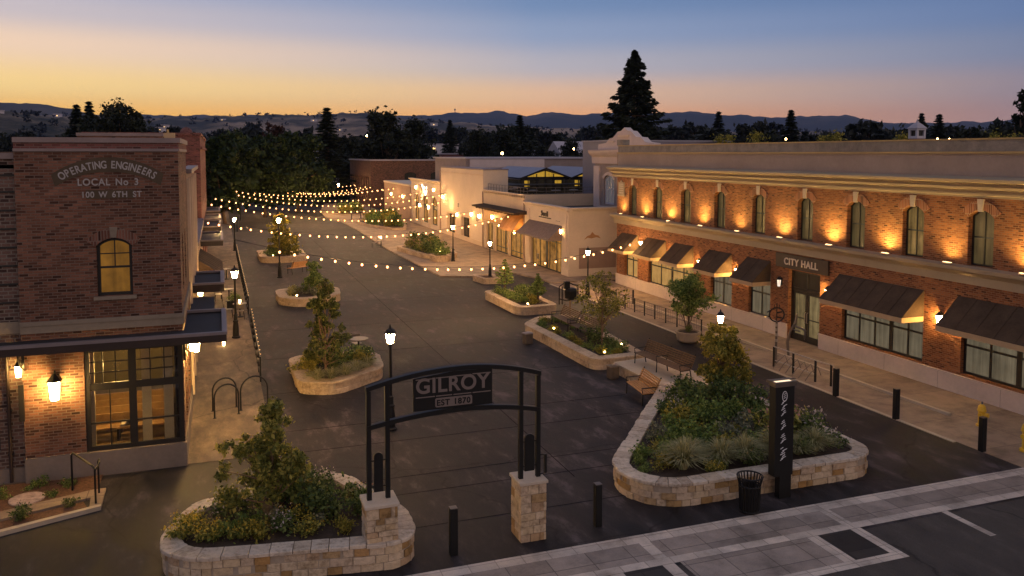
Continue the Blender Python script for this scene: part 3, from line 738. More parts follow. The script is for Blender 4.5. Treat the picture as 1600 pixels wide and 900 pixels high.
# shop window: two bays, small panes over large ones, a lit meeting room behind
s = window(FL, -3.6, -1.06, .69, 3.62, hall, 0, [(-2.39, .2)], [(2.5, .2), (1.47, .04)], pm='clear_glass', depth=.02, bw=.13)
g = MB(*FL)
for a, b in ((-3.47, -2.49), (-2.29, -1.19)):
    for k in (1, 2): g.box(a+(b-a)*k/3-.014, a+(b-a)*k/3+.014, -.08, -.024, 2.6, 3.5)
    for z in (2.9, 3.2): g.box(a, b, -.078, -.026, z-.014, z+.014)
g.box(-2.99, -2.965, -.078, -.026, .8, 2.4)
g.build('glazing_bar', 'frame_black', s)
g = MB(); g.box(-4.6, -1.3, 25.4, 29.4, .3, .62); g.build('room_floor', 'interior_floor', hall)
g = MB(); g.box(-4.6, -1.3, 29.4, 29.5, .62, 3.75); g.box(-4.7, -4.6, 25.42, 29.5, .62, 3.75); g.box(-1.30, -1.27, 25.42, 29.4, .62, 3.75); g.box(-4.6, -1.3, 25.42, 29.4, 3.72, 3.78); g.build('room_wall', 'interior_wall', hall)
g = MB(); g.box(-2.2, -1.95, 25.62, 25.68, .64, 3.68); g.box(-1.62, -1.36, 25.62, 25.68, .64, 3.68); g.box(-3.55, -3.42, 25.6, 25.66, .64, 3.6); g.build('curtain', 'pillow_white', hall)
for k in range(4):
    y = 26.0+.75*k
    pw = thing('bench_row', 'wooden bench row inside the lit hall window, %s' % ('nearest the glass', 'second from the glass', 'third from the glass', 'against the dark back')[k], 'bench', (-2.9, y, .62), 'bench rows inside the hall')
    g = MB(); g.box(-4.3, -1.5, y, y+.4, .98, 1.03); g.build('seat', 'pew_wood', pw)
    g = MB(); g.box(-4.3, -1.5, y+.42, y+.47, .98, 1.34); g.build('backrest', 'pew_wood', pw)
    for x in (-4.2, -2.9, -1.6): g = MB(); g.box(x-.03, x+.03, y+.02, y+.46, .6, .97); g.build('leg', 'frame_black', pw)
    for i in range(3):
        if rnd.random() < .75: x = -4.0+rnd.random()*2.3; g = MB(); g.box(x, x+.3, y+.05, y+.35, 1.031, 1.09); g.build('cushion', 'pillow_white', pw)
# painted sign on the wall
sg = MB(*FL); R_ = 2.35; cz = 8.9-R_
o_ = [(-2.83+R_*math.sin(a), cz+R_*math.cos(a)) for a in np.linspace(-.64, .64, 17)]; i_ = [(-2.83+1.97*math.sin(a)*1.12, cz-.02+1.97*math.cos(a)) for a in np.linspace(-.64, .64, 17)]
for k in range(16): sg.slab([o_[k], o_[k+1], i_[k+1], i_[k]], .001, .012)
sg.box(-3.4, -2.2, .001, .01, 7.76, 8.0)
sign = thing('painted_sign', 'faded union lettering in an arch on the dark brick hall front', 'sign', (-2.83, 25.08, 7.7))
sg.build('sign_field', 'sign_olive', sign)
t = MB(*FL); word = 'OPERATING ENGINEERS'
wid = {'I': .45, ' ': .6, 'G': 1.1, 'O': 1.15, 'N': 1.1, 'A': 1.08}
tot = sum(wid.get(c, 1) for c in word); acc = 0
for c in word:
    w_ = wid.get(c, 1); th = (acc+w_/2-tot/2)/tot*1.14; acc += w_
    if c != ' ': put_text(t, c, .29, -2.83+2.09*math.sin(th)*1.03, cz+2.05*math.cos(th), .014, -th, .74)
t.build('lettering', 'letter_grey', sign, fix=False)
for words, s_, u_, z_ in (('LOCAL', .265, -3.2, 8.13), ('No', .265, -2.5, 8.13), ('3', .265, -2.13, 8.13), ('100', .225, -3.36, 7.8), ('W', .225, -2.98, 7.8), ('6TH', .225, -2.56, 7.8), ('ST', .225, -2.12, 7.8)):
    t = MB(*FL); put_text(t, words, s_, u_, z_, .014, 0, .9, spacing=1.12); t.build('lettering', 'letter_grey', sign, fix=False)
# flat canopy round the corner
cn = MB(); cn.box(-9.5, .08, 23.98, 25.0, 3.82, 3.96); cn.box(-1.0, .08, 25.0, 27.55, 3.82, 3.96)
cn.build('canopy', 'roof_dark', hall)
cn = MB(); cn.box(-9.5, .14, 23.9, 23.975, 3.79, 3.985); cn.box(.085, .14, 23.98, 27.62, 3.79, 3.985); cn.box(-1.0, .08, 27.56, 27.62, 3.79, 3.985); cn.build('fascia', 'fascia', hall)
cn = MB(); cn.box(-9.52, .16, 23.88, 24.03, 3.99, 4.07); cn.box(.02, .16, 24.035, 27.64, 3.99, 4.07); cn.box(-1.0, .015, 27.5, 27.64, 3.99, 4.07); cn.build('canopy_rim', 'canopy_rim', hall)
for x in (-5.05, -1.0):
    b = MB(); b.tube([(x, 25.02, 3.15), (x, 24.75, 3.3), (x, 24.45, 3.65), (x, 24.4, 3.8)], .035, 6); b.box(x-.03, x+.03, 24.98, 25.03, 3.1, 3.8); b.build('bracket', 'frame_black', hall)
for y in (26.0, 27.4):
    b = MB(); b.tube([(-.98, y, 3.15), (-.75, y, 3.3), (-.45, y, 3.65), (-.4, y, 3.8)], .035, 6); b.box(-1.0, -.96, y-.03, y+.03, 3.1, 3.8); b.build('bracket', 'frame_black', hall)
# the lower wing to its left
FW = ((0, 25.3, 0), (1, 0, 0), (0, -1, 0))
wing = thing('brick_wing', 'lower grey brick wing with banded courses at the far left edge', 'building', (-7, 28, 0))
mb = MB(*FW); z = .7; gz = [4.95, 5.45, 5.95, 6.45, 6.95, 7.45, 7.95, 8.4]
wall(mb, -12, -5.1, 0.4, 8.86, [(-9.5, -5.72, .9, 3.5)], .3)
mb.build('brick_wall', 'brick_wing', wing, fix=False)
mb = MB(*FW)
for q in gz: mb.box(-12, -5.12, .003, .03, q, q+.05)
mb.build('course_band_or_shade', 'frame_black', wing)  # black strips paint in the shade of the recessed brick courses
mb = MB(); mb.box(-12, -5.13, 25.22, 25.6, 8.86, 9.02); mb.build('coping', 'coping_mauve', wing)
mb = MB(); mb.box(-12, -5.12, 25.24, 25.5, 4.13, 4.45); mb.build('stone_band', 'band_stone', wing)
mb = MB(); mb.box(-12, -5.11, 25.24, 25.6, -.02, .42); mb.build('plinth', 'concrete_plinth', wing)
mb = MB(); mb.box(-12, -5.12, 25.62, 31, 8.4, 8.5); mb.build('roof', 'roof_dark', wing)
window(FW, -9.5, -5.72, .9, 3.5, wing, 0, [-7.6], [2.6], pm='pane_dark')
dp = thing('downspout', 'dark drainpipe running down the grey brick wing', 'pipe', (-5.47, 25.2, 0)); b = MB(); b.tube([(-5.47, 25.2, 3.8), (-5.47, 25.2, .05)], .045, 8); b.build('pipe', 'fascia', dp)
b = MB(); [b.box(-5.54, -5.4, 25.19, 25.3, q, q+.04) for q in (.8, 2.0, 3.2)]; b.build('bracket', 'frame_black', dp)
tag(MB().box(-5.2, -5.07, 25.04, 25.09, 1.75, 2.75).build('shutter_board', 'frame_black'), 'narrow black board fixed upright beside the small wall lantern', 'board')

# long side range behind the hall: plaster bay, low shops, red brick block
bay = thing('plaster_building', 'pale plaster side building with tall pilasters behind the brick hall', 'building', (-4, 36, 0))
mb = MB(*FS); wall(mb, 31.25, 41.7, 0, 8.3, [(32.6, 33.6, 4.9, 7.2), (34.8, 35.8, 4.9, 7.2), (37, 38, 4.9, 7.2), (39.2, 40.2, 4.9, 7.2), (32, 34.6, .3, 3.2), (36.8, 40.6, .3, 3.2)], .25)
mb.frame((0, 31.25, 0), (1, 0, 0), (0, -1, 0)); mb.quad(*[mb.P(u, 0, z) for u, z in ((-9, 7), (-1.04, 7), (-1.04, 8.3), (-9, 8.3))])
mb.frame((0, 41.7, 0), (1, 0, 0), (0, 1, 0)); mb.quad(*[mb.P(u, 0, z) for u, z in ((-9, 0), (-1.04, 0), (-1.04, 8.3), (-9, 8.3))])
mb.build('wall', 'taupe_render', bay, fix=False)
mb = MB(*FS)
for u in (31.4, 34.1, 36.3, 38.5, 40.9): mb.box(u, u+.35, .002, .1, .3, 8.1)
mb.build('pilaster', 'beige_render', bay)
mb = MB(); mb.box(-1.3, -.86, 31.25, 41.7, 8.302, 8.45); mb.build('coping', 'coping_mauve', bay)
mb = MB(); mb.box(-9, -1.3, 31.3, 41.6, 8.0, 8.1); mb.build('roof', 'roof_dark', bay)
for u in (32.6, 34.8, 37, 39.2): window(FS, u, u+1, 4.9, 7.2, bay, 0, [u+.5], [6], pm='pane_dark')
for a, b_ in ((32, 34.6), (36.8, 40.6)): window(FS, a, b_, .3, 3.2, bay, 0, [(a+b_)/2], [2.5], pm='pane_shop')
def box_canopy(y0, y1, parent, x1=.15):
    c = MB(); c.box(-1.0, x1-.06, y0+.06, y1-.06, 3.82, 3.95); c.build('canopy', 'roof_dark', parent)
    c = MB(); c.box(x1-.055, x1, y0, y1, 3.7, 3.98); c.box(-1.0, x1-.056, y0, y0+.055, 3.7, 3.98); c.box(-1.0, x1-.056, y1-.055, y1, 3.7, 3.98); c.build('fascia', 'fascia', parent)
    c = MB(); c.box(x1-.13, x1+.02, y0-.02, y1+.02, 3.985, 4.06); c.box(-1.0, x1-.135, y0-.02, y0+.13, 3.985, 4.06); c.box(-1.0, x1-.135, y1-.13, y1+.02, 3.985, 4.06); c.build('canopy_rim', 'canopy_rim', parent)
box_canopy(33.3, 36.75, bay)
mb = MB(); mb.box(-1.0, -.2, 28.2, 32.7, 3.5, 3.62); mb.build('canopy_deck', 'roof_dark', bay)
low = thing('low_shop', 'low shop with a brown fabric awning between the plaster building and the red block', 'building', (-4, 50, 0))
mb = MB(*FS); wall(mb, 41.75, 57.95, 0, 4.6, [(43.5, 48.5, .4, 3.0), (50.5, 55, .4, 3.0)], .25)
mb.frame((0, 41.75, 0), (1, 0, 0), (0, -1, 0)); mb.build('wall', 'taupe_render', low, fix=False)
mb = MB(); mb.box(-1.3, -.9, 41.75, 57.95, 4.602, 4.75); mb.build('coping', 'coping_mauve', low)
mb = MB(); mb.box(-9, -1.3, 41.8, 57.9, 4.3, 4.4); mb.build('roof', 'roof_pale', low)
for a, b_ in ((43.5, 48.5), (50.5, 55)): window(FS, a, b_, .4, 3.0, low, 0, [a+1.2, (a+b_)/2, b_-1.2], [2.3], pm='pane_curtain')
awning(FS, 43.9, 49.4, 3.65, 2.85, 1.2, low, .22, 'awning_brown', 'awning_brown')
box_canopy(50.0, 55.6, low, .22)
red = thing('red_brick_block', 'tall red brick block down the left side of the street', 'building', (-4, 70, 0))
mb = MB(*FS); wall(mb, 58, 84, 0, 10.2, [(60+3.4*k, 61.2+3.4*k, 5.4, 7.8, .25) for k in range(7)]+[(60, 64, .4, 3.2), (67, 73, .4, 3.2), (76, 82, .4, 3.2)], .25)
mb.frame((0, 58, 0), (1, 0, 0), (0, -1, 0)); mb.quad(*[mb.P(u, 0, z) for u, z in ((-8, 0), (-1.04, 0), (-1.04, 10.2), (-8, 10.2))])
mb.build('brick_wall', 'brick_dark', red, fix=False)
mb = MB(); mb.box(-8, -.95, 57.9, 58.2, 10.2, 10.36); mb.box(-1.3, -.95, 58.21, 84, 10.2, 10.36); mb.box(-1.03, -.9, 58, 84, 9.3, 9.45); mb.build('coping', 'brick_dark', red)
mb = MB(); mb.box(-8, -1.3, 58.2, 84, 9.7, 9.8); mb.build('roof', 'roof_dark', red)
mb = MB(); mb.lathe([(.42, 0), (.42, .25), (.36, .45), (.2, .62), (.02, .68)], (-1.9, 59.2, 10.1), 14); mb.build('finial_dome', 'brick_dark', red, smooth=True)
for k in range(7): window(FS, 60+3.4*k, 61.2+3.4*k, 5.4, 7.8, red, .25, [60.6+3.4*k], [6.6], pm='pane_dark')
for a, b_ in ((60, 64), (67, 73), (76, 82)): window(FS, a, b_, .4, 3.2, red, 0, [(a+b_)/2], [2.5], pm='pane_curtain')
for y in (59.5, 66.5, 75.5): box_canopy(y, y+5.5, red)
back = thing('rear_brick_building', 'brown brick building rising just behind the union hall roof', 'building', (-5, 55, 0))
mb = MB(); mb.box(-7.4, -2.95, 52, 57, 0, 10.0); mb.build('brick_wall', 'brick_umber', back)
mb = MB(); mb.box(-7.45, -2.9, 51.95, 57, 10.003, 10.18); mb.build('coping', 'coping_mauve', back)
ch = thing('roof_vent', 'small pale yellow vent box beside the red brick block roof', 'vent', (-2.4, 50, 9.6)); mb = MB(); mb.box(-2.75, -2.2, 49.8, 50.3, 4.4, 10.15); mb.build('vent_box', 'valance_tan', ch)
mb = MB(); mb.box(-2.62, -2.5, 49.95, 50.1, 10.152, 10.35); mb.build('vent_cap', 'coping_ochre', ch)

# ================================================================== CITY HALL (long brick front on the right)
FC = ((26.0, 0, 0), (0, 1, 0), (-1, 0, 0))
hallc = thing('city_hall', 'long red brick civic building with lit arched upper windows and brown awnings', 'building', (30, 35, 0))
up = [(r, r+1.06) for r in (48.2, 44.9, 41.6, 38.12, 34.66, 31.12, 27.86, 24.75, 21.66, 18.4, 15.2)]
low_w = [(47.97, 49.78, .7, 3.0), (41.21, 46.5, .7, 3.0), (37.4, 39.41, .7, 3.0), (34.11, 35.9, .7, 3.0), (24.62, 29.08, .78, 3.0), (18.35, 22.86, .8, 3.0)]
door = (30.52, 32.75, .0, 3.4)
mb = MB(*FC); wall(mb, 12, 51, .6, 7.46, [(a, b, 4.9, 6.95, .26) for a, b in up]+low_w+[door], .32)
mb.frame((0, 51, 0), (1, 0, 0), (0, 1, 0)); mb.quad(*[mb.P(u, 0, z) for u, z in ((26, 0), (46, 0), (46, 9), (26, 9))])
mb.frame((0, 12, 0), (1, 0, 0), (0, -1, 0)); mb.quad(*[mb.P(u, 0, z) for u, z in ((26, 0), (46, 0), (46, 9), (26, 9))])
mb.build('brick_wall', 'brick_red', hallc, fix=False)
mb = MB(*FC)
for a, b in ((12, 30.5), (32.77, 51.03)):
    mb.box(a, b, -.3, .06, -.02, .66); mb.box(a, b, -.3, .09, .66, .72)
mb.mi = 1
for y in np.arange(13, 51, 2.7):
    if not 30.3 < y < 32.9: mb.box(y-.008, y+.008, .061, .064, .02, .65)
mb.build('plinth', ('plinth_stone', 'mortar'), hallc)
mb = MB(*FC); mb.profile([(-.1, 4.2), (.06, 4.2), (.08, 4.5), (.2, 4.62), (.36, 4.7), (.4, 4.84), (.0, 4.885), (-.1, 4.885)], 12, 51.4); mb.build('belt_course', 'cornice_gold', hallc)
mb = MB(*FC); mb.profile([(-.1, 7.4), (.05, 7.4), (.05, 7.47), (.13, 7.5), (.13, 7.58), (.07, 7.6), (.07, 7.69), (.32, 7.72), (.34, 7.81), (.25, 7.84), (.25, 7.93), (.57, 7.97), (.6, 8.08), (.0, 8.17), (-.1, 8.17)], 12, 51.6); mb.build('cornice', 'cornice_gold', hallc)
mb = MB(); mb.box(26.0, 26.35, 12, 50.95, 8.172, 9.0); mb.build('attic', 'attic_stucco', hallc)
mb = MB(); mb.box(25.93, 26.37, 12, 51, 9.002, 9.08); mb.build('attic_ledge', 'coping_ochre', hallc)
mb = MB(); mb.box(26.02, 26.36, 12, 50.95, 9.082, 9.5); mb.build('parapet', 'attic_rough', hallc)
mb = MB(); mb.box(25.98, 26.4, 12, 50.98, 9.502, 9.56); mb.build('coping', 'coping_ochre', hallc)  # ochre colour stands in for sunset light caught along the parapet top
mb = MB(); mb.box(26.4, 46, 12, 50.9, 8.95, 9.05); mb.build('roof', 'roof_dark', hallc)
mb = MB(); mb.box(25.96, 26.5, 50.2, 51.02, 9.565, 9.95); mb.build('corner_pier', 'attic_rough', hallc)
for i_, (a, b) in enumerate(up):
    window(FC, a, b, 4.9, 6.95, hallc, .26, [((a+b)/2, .045)], [(5.95, .06)], pm='pane_dusk_warm' if i_ in (1, 2, 4, 7) else 'pane_dusk', depth=.2, bw=.07, sill=(.02, 'band_stone'))
    arch_ring(FC, a-.01, b+.01, 6.96, .27, .34, hallc, 'brick_arch_red', proud=.035)
    k = MB(*FC); m_ = (a+b)/2; k.slab([(m_-.09, 6.9), (m_-.13, 7.36), (m_+.13, 7.36), (m_+.09, 6.9)], .0, .09); k.build('keystone', 'limestone', hallc)
for i, (a, b, c, d) in enumerate(low_w):
    n = 2 if b-a < 3 else 5 if i == 4 else 4
    cols = [(a+(b-a)*k/n, .2 if (n > 3 and k == 2) else .085) for k in range(1, n)]
    window(FC, a, b, c, d, hallc, 0, cols, [(1.88, .08)], pm='pane_curtain' if i < 2 else 'pane_olive', depth=.16, bw=.09)
dw = MB(*FC); a, b = door[:2]
dw.box(a, b, -.3, -.2, 3.3, 3.4); dw.box(a, a+.12, -.3, -.2, 0, 3.3); dw.box(b-.12, b, -.3, -.2, 0, 3.3); dw.box(a+.12, b-.12, -.3, -.2, 2.42, 2.56); dw.box((a+b)/2-.04, (a+b)/2+.04, -.3, -.2, 2.56, 3.3)
dw.build('door_frame', 'frame_black', hallc)
g = MB(*FC); g.box(a+.12, b-.12, -.26, -.25, 2.56, 3.3); g.build('transom_pane', 'pane_dark', hallc)
for s_ in (0, 1):
    u0, u1 = (a+.13, (a+b)/2-.01) if s_ == 0 else ((a+b)/2+.01, b-.13)
    d_ = MB(*FC); d_.box(u0, u0+.13, -.29, -.22, .03, 2.41); d_.box(u1-.13, u1, -.29, -.22, .03, 2.41); d_.box(u0+.13, u1-.13, -.29, -.22, .03, .33); d_.box(u0+.13, u1-.13, -.29, -.22, 2.28, 2.41); d_.box(u0+.13, u1-.13, -.28, -.23, 1.1, 1.15)
    dd = d_.build('door', 'frame_black', hallc)
    g = MB(*FC); g.box(u0+.13, u1-.13, -.26, -.25, .33, 2.28); g.build('pane', 'pane_door', dd)
    h = MB(*FC); hu = u1-.06 if s_ == 0 else u0+.06; h.tube([h.P(hu, -.22, .95), h.P(hu, -.15, .97), h.P(hu, -.15, 1.43), h.P(hu, -.22, 1.45)], .016, 6); h.build('handle', 'steel', dd)
for (a, b) in ((47.9, 50.15), (44.3, 46.65), (41.2, 43.25), (37.4, 39.56), (34.1, 36.02)): awning(FC, a, b, 3.62, 2.6, 1.12, hallc)
awning(FC, 24.6, 29.25, 3.66, 2.62, 1.12, hallc); awning(FC, 18.2, 23.0, 3.7, 2.66, 1.12, hallc)
cs = thing('name_sign', 'brown board reading CITY HALL above the entrance doors', 'sign', (25.9, 31.75, 3.45))
mb = MB(*FC); mb.box(29.9, 33.58, .03, .13, 3.47, 4.14); mb.build('sign_board', 'sign_brown', cs)
t = MB(*FC); put_text(t, 'CITY HALL', .46, 31.74, 3.65, .138, 0, .98, flip=-1, spacing=1.12, extrude=.02); t.build('lettering', 'letter_cream', cs, fix=False)
pq = thing('wall_plaque', 'small ornate golden plaque at the far corner of the city hall upper wall', 'plaque', (25.95, 50.2, 6.1))
mb = MB(*FC); mb.box(49.85, 50.75, .01, .05, 6.2, 7.05); mb.box(49.75, 50.85, .01, .09, 6.1, 6.2); mb.slab([(50.1, 7.05), (50.3, 7.22), (50.5, 7.05)], .01, .06); mb.build('plaque_plate', 'cornice_gold', pq)
mb = MB(*FC); [mb.box(50.0, 50.6, .052, .07, z, z+.07) for z in (6.3, 6.45, 6.6, 6.75, 6.88)]; mb.build('relief', 'limestone', pq)
# roof lantern and things on the city hall roof
cu = thing('cupola', 'little white cupola with a pointed roof standing on the city hall roof', 'cupola', (48.2, 46.7, 9))
mb = MB(); cx, cy = 44.0, 42.7
ORG[cu] = (cx, cy, 9.0); cu.location = (cx, cy, 9.0)
mb.box(cx-.36, cx+.36, cy-.36, cy+.36, 9.0, 10.0)
mb.build('base', 'brick_dark', cu)
mb = MB()
for sx in (-1, 1):
    for sy in (-1, 1): mb.box(cx+sx*.3-.07, cx+sx*.3+.07, cy+sy*.3-.07, cy+sy*.3+.07, 10.002, 10.62)
mb.box(cx-.34, cx+.34, cy-.34, cy+.34, 10.002, 10.17); mb.box(cx-.38, cx+.38, cy-.38, cy+.38, 10.55, 10.66); mb.build('post_frame', 'house_white', cu)
mb = MB(); mb.lathe([(.62, 10.662), (.6, 10.7), (.34, 10.92), (.08, 11.1), (.02, 11.3)], (cx, cy, 0), 4, PI/4); mb.build('roof', 'roof_pale', cu)
mb = MB(); mb.box(cx-.25, cx+.25, cy-.25, cy+.25, 10.172, 10.54); mb.build('louvre', 'frame_black', cu)

# ================================================================== SHOP ROW beyond city hall
FR = ((23.8, 0, 0), (0, 1, 0), (-1, 0, 0))
cb = thing('corner_shop', 'cream one-storey corner shop with a grey metal awning and a stained side wall', 'building', (26, 58, 0))
mb = MB(*FR); wall(mb, 54.25, 63.3, 0, 4.85, [(55.6, 62.0, .05, 2.75)], .3)
mb.frame((0, 54.25, 0), (1, 0, 0), (0, -1, 0)); wall(mb, 23.8, 30.5, 0, 4.85)
mb.build('wall', 'white_render', cb, fix=False)
mb = MB(*FR); mb.profile([(-.2, 4.8), (.04, 4.8), (.06, 4.9), (.16, 4.97), (.2, 5.08), (-.2, 5.1)], 54.05, 63.3)
mb.frame((0, 54.25, 0), (1, 0, 0), (0, -1, 0)); mb.profile([(-.2, 4.8), (.04, 4.8), (.06, 4.9), (.16, 4.97), (.198, 5.078), (-.2, 5.098)], 23.602, 30.5); mb.build('cornice', 'white_render', cb)
mb = MB(); mb.box(23.74, 30, 54.19, 54.24, .0, .62); mb.box(23.74, 23.79, 54.245, 55.5, 0, .62); mb.build('plinth', 'white_render', cb)
mb = MB(); mb.box(24.6, 27.6, 54.222, 54.246, .63, 2.15); mb.build('lower_panel', 'taupe_render', cb)
mb = MB(); mb.box(24.5, 29, 54.2, 54.247, 3.86, 3.92); mb.build('panel_moulding', 'white_render', cb)
mb = MB((0, 54.25, 0), (1, 0, 0), (0, -1, 0)); mb.slab([(25.0, 2.75), (25.25, 3.0), (25.5, 3.08), (25.66, 3.3), (25.85, 3.1), (26.15, 3.02), (26.35, 2.8), (26.0, 2.9), (25.6, 2.82), (25.3, 2.88)], .001, .006); mb.build('wall_stain', 'mural_stain', cb)
mb = MB(); mb.box(24.0, 30.5, 54.4, 63.3, 4.55, 4.62); mb.build('roof', 'roof_dark', cb)
window(FR, 55.6, 62.0, .05, 2.75, cb, 0, [(57.0, .1), (58.4, .1), (59.0, .5), (60.4, .1)], [(2.3, .05)], pm='pane_shop', depth=.2, bw=.1, name='shopfront')
awning(FR, 55.4, 62.1, 3.68, 2.72, 1.15, cb, .12, 'awning_grey', 'awning_grey', True)
ss = thing('shop_sign', 'small dark lettered sign above the grey awning of the corner shop', 'sign', (23.75, 58.8, 4.0))
mb = MB(*FR); mb.box(57.6, 60.1, .005, .03, 4.02, 4.1); mb.build('sign_rail', 'sign_brown', ss)
t = MB(*FR); put_text(t, 'Swell', .58, 58.9, 4.17, .03, 0, 1.2, flip=-1, extrude=.02); t.build('lettering', 'sign_brown', ss, fix=False)
sn = thing('street_number', 'three dark numerals on the corner shop wall beside its awning', 'sign', (23.75, 56.2, 3.9)); t = MB(*FR)
for k in range(3): MB().lathe([(.06, -.01), (.06, .01)], (23.78, 55.95+.28*k, 3.98), 8).build('numeral', 'frame_black', sn)
bb = thing('terrace_shop', 'one-storey shop with a pierced parapet, brown flat canopy and roof terrace', 'building', (28, 69, 0))
mb = MB(*FR); wall(mb, 63.35, 74.5, 0, 5.3, [(63.7, 67.2, .1, 2.6), (67.5, 71.2, .1, 2.6), (71.6, 73.6, .1, 2.6)], .3)
mb.frame((0, 63.35, 0), (1, 0, 0), (0, -1, 0)); wall(mb, 23.8, 31, 4.6, 5.62)
mb.build('wall', 'beige_render', bb, fix=False)
mb = MB(*FR); mb.box(63.36, 74.5, -.15, .1, 5.5, 5.62); mb.box(63.36, 74.5, -.15, .06, 5.3, 5.33)
for k in range(19): mb.box(63.7+.58*k, 63.7+.58*k+.16, -.1, .04, 5.33, 5.5)
mb.build('pierced_parapet', 'beige_render', bb)
mb = MB(*FR); mb.box(63.4, 74.5, -.18, -.12, 5.0, 5.5); mb.build('parapet_backing', 'frame_black', bb)
mb = MB(); mb.box(24.0, 42, 63.6, 74.5, 5.0, 5.1); mb.build('terrace_deck', 'roof_dark', bb)
mb = MB(*FR); mb.profile([(.0, 4.02), (1.15, 4.04), (1.18, 4.16), (0, 4.3)], 62.7, 74.5); mb.build('canopy', 'awning_brown', bb)
awning(FR, 63.5, 67.2, 3.98, 2.66, 1.0, bb, .15, 'awning_bronze', 'awning_bronze')
mb = MB(*FR); mb.box(67.3, 74.3, .02, .06, 2.7, 3.9); mb.build('fascia_panel', 'awning_bronze', bb)
for (a, b, n) in ((63.7, 67.2, 3), (67.5, 71.2, 3), (71.6, 73.6, 2)): window(FR, a, b, .1, 2.6, bb, 0, [(a+(b-a)*k/n, .08) for k in range(1, n)], [(.6, .06)], pm='pane_shop', depth=.2, bw=.1, name='shopfront')
tl = thing('terrace_rail', 'thin metal railing along the roof terrace edge', 'railing', (25, 64, 5.1)); mb = MB()
for px_, py_ in [(24.2, 63.8+.8*k) for k in range(14)]+[(24.2+.85*k, 63.8) for k in range(1, 9)]: MB().tube([(px_, py_, 5.1), (px_, py_, 6.15)], .02, 5).build('post', 'steel_dull', tl)
mb = MB()
for z in (6.15, 5.85): MB().tube([(24.2, 74.2, z), (24.2, 63.8, z), (31, 63.8, z)], .02, 5).build('rail', 'steel_dull', tl)
for k, (x, y) in enumerate(((25.6, 66), (27.4, 65.3), (29.2, 65.6), (25.4, 70.5), (26.5, 72.4))):
    tt = thing('terrace_table', 'dark table on the roof terrace, %s' % ('nearest the street corner', 'middle one along the south rail', 'right of the south rail under the gables', 'halfway along the street side', 'farthest back by the tall wall')[k], 'table', (x, y, 5.1), 'roof terrace tables')
    mb = MB(); mb.lathe([(.42, .72), (.42, .76)], (x, y, 5.1), 12); mb.build('tabletop', 'steel_dull', tt); mb = MB(); mb.lathe([(.25, 0), (.04, .04), (.04, .718)], (x, y, 5.1), 8); mb.build('pedestal', 'black_metal', tt)
gp = thing('gabled_pavilion', 'dark twin-gabled pavilion with amber lit glass on the roof terrace', 'building', (33, 80, 5))
def gable(x0, x1, xa, zl, za, y0, y1):
    r = MB(); r.add([(x0, y0, zl), (xa, y0, za), (x1, y0, zl), (x0, y1, zl), (xa, y1, za), (x1, y1, zl)], [(0, 1, 4, 3), (1, 2, 5, 4)])
    r.add([(x0, y0, zl-.16), (xa, y0, za-.2), (x1, y0, zl-.16), (x0, y1, zl-.16), (xa, y1, za-.2), (x1, y1, zl-.16)], [(3, 4, 1, 0), (4, 5, 2, 1)])
    r.build('roof', 'roof_metal', gp, fix=False)
    f = MB(); f.add([(x0, y0-.01, zl-.16), (xa, y0-.01, za-.2), (x1, y0-.01, zl-.16), (x1, y0-.01, zl), (xa, y0-.01, za), (x0, y0-.01, zl)], [(0, 1, 4, 5), (1, 2, 3, 4)]); f.build('bargeboard', 'frame_black', gp, fix=False)
    g = MB(); h = .62; g.slab([(x0+(xa-x0)*h*.32, zl-.1+.18), (xa, za-.34), (x1-(x1-xa)*h*.32, zl-.1+.18)], 0, .02); g.v = [(x, y0+.3+n, z) for x, n, z in g.v]; g.build('gable_pane', 'pane_gable', gp)
    b = MB(); b.box(x0+.1, x1-.1, y0+.28, y0+.42, zl-.2, zl+.06)
    for k in range(1, 6): u = x0+(x1-x0)*k/6; zz = zl+(za-zl)*(1-abs(u-xa)/(xa-x0))-.3; b.box(u-.05, u+.05, y0+.24, y0+.3, 5.1, max(zl, zz))
    b.build('mullion', 'frame_black', gp)
    w = MB(); w.box(x0+.1, x1-.1, y0+.5, y1, 5.0, zl-.2); w.build('glazed_wall', 'pane_dark', gp)
    a = MB(); a.box(x0+.6, x0+1.1, y0+.44, y0+.49, zl-.9, zl-.3); a.box(x1-1.6, x1-.9, y0+.44, y0+.49, zl-.7, zl-.3); a.build('lit_opening', 'pane_gable', gp)
gable(28.3, 33.8, 31.05, 6.6, 7.6, 76.5, 88); gable(33.8, 39.3, 36.5, 6.6, 7.6, 76.5, 88)
cc = thing('plain_tall_shop', 'tall blank plaster shopfront with two dark doorways in the middle of the row', 'building', (26, 82, 0))
mb = MB(*FR); wall(mb, 74.55, 90.3, 0, 7.42, [(79.1, 81.9, .1, 2.5), (84.4, 87.5, .1, 2.5)], .3)
mb.frame((0, 74.55, 0), (1, 0, 0), (0, -1, 0)); wall(mb, 23.8, 26.3, 4.9, 7.42)
mb.frame((0, 90.3, 0), (1, 0, 0), (0, 1, 0)); wall(mb, 23.8, 26.3, 4.9, 7.42); mb.build('wall', 'white_render', cc, fix=False)
mb = MB(); mb.box(23.74, 26.35, 74.5, 90.35, 7.423, 7.52); mb.build('coping', 'coping_mauve', cc)
mb = MB(); mb.box(26.3, 40, 74.56, 90.2, 5.9, 6.0); mb.box(24.05, 26.3, 74.8, 90.1, 7.1, 7.2); mb.build('roof', 'roof_dark', cc)
mb = MB(*FR); mb.box(74.6, 90.3, .001, .03, 3.0, 3.06); mb.build('course_band_or_shade', 'white_render', cc)
for a, b in ((79.1, 81.9), (84.4, 87.5)): window(FR, a, b, .1, 2.5, cc, 0, [(a+b)/2], [2.0], pm='pane_dark', depth=.25, bw=.12, name='doorway')
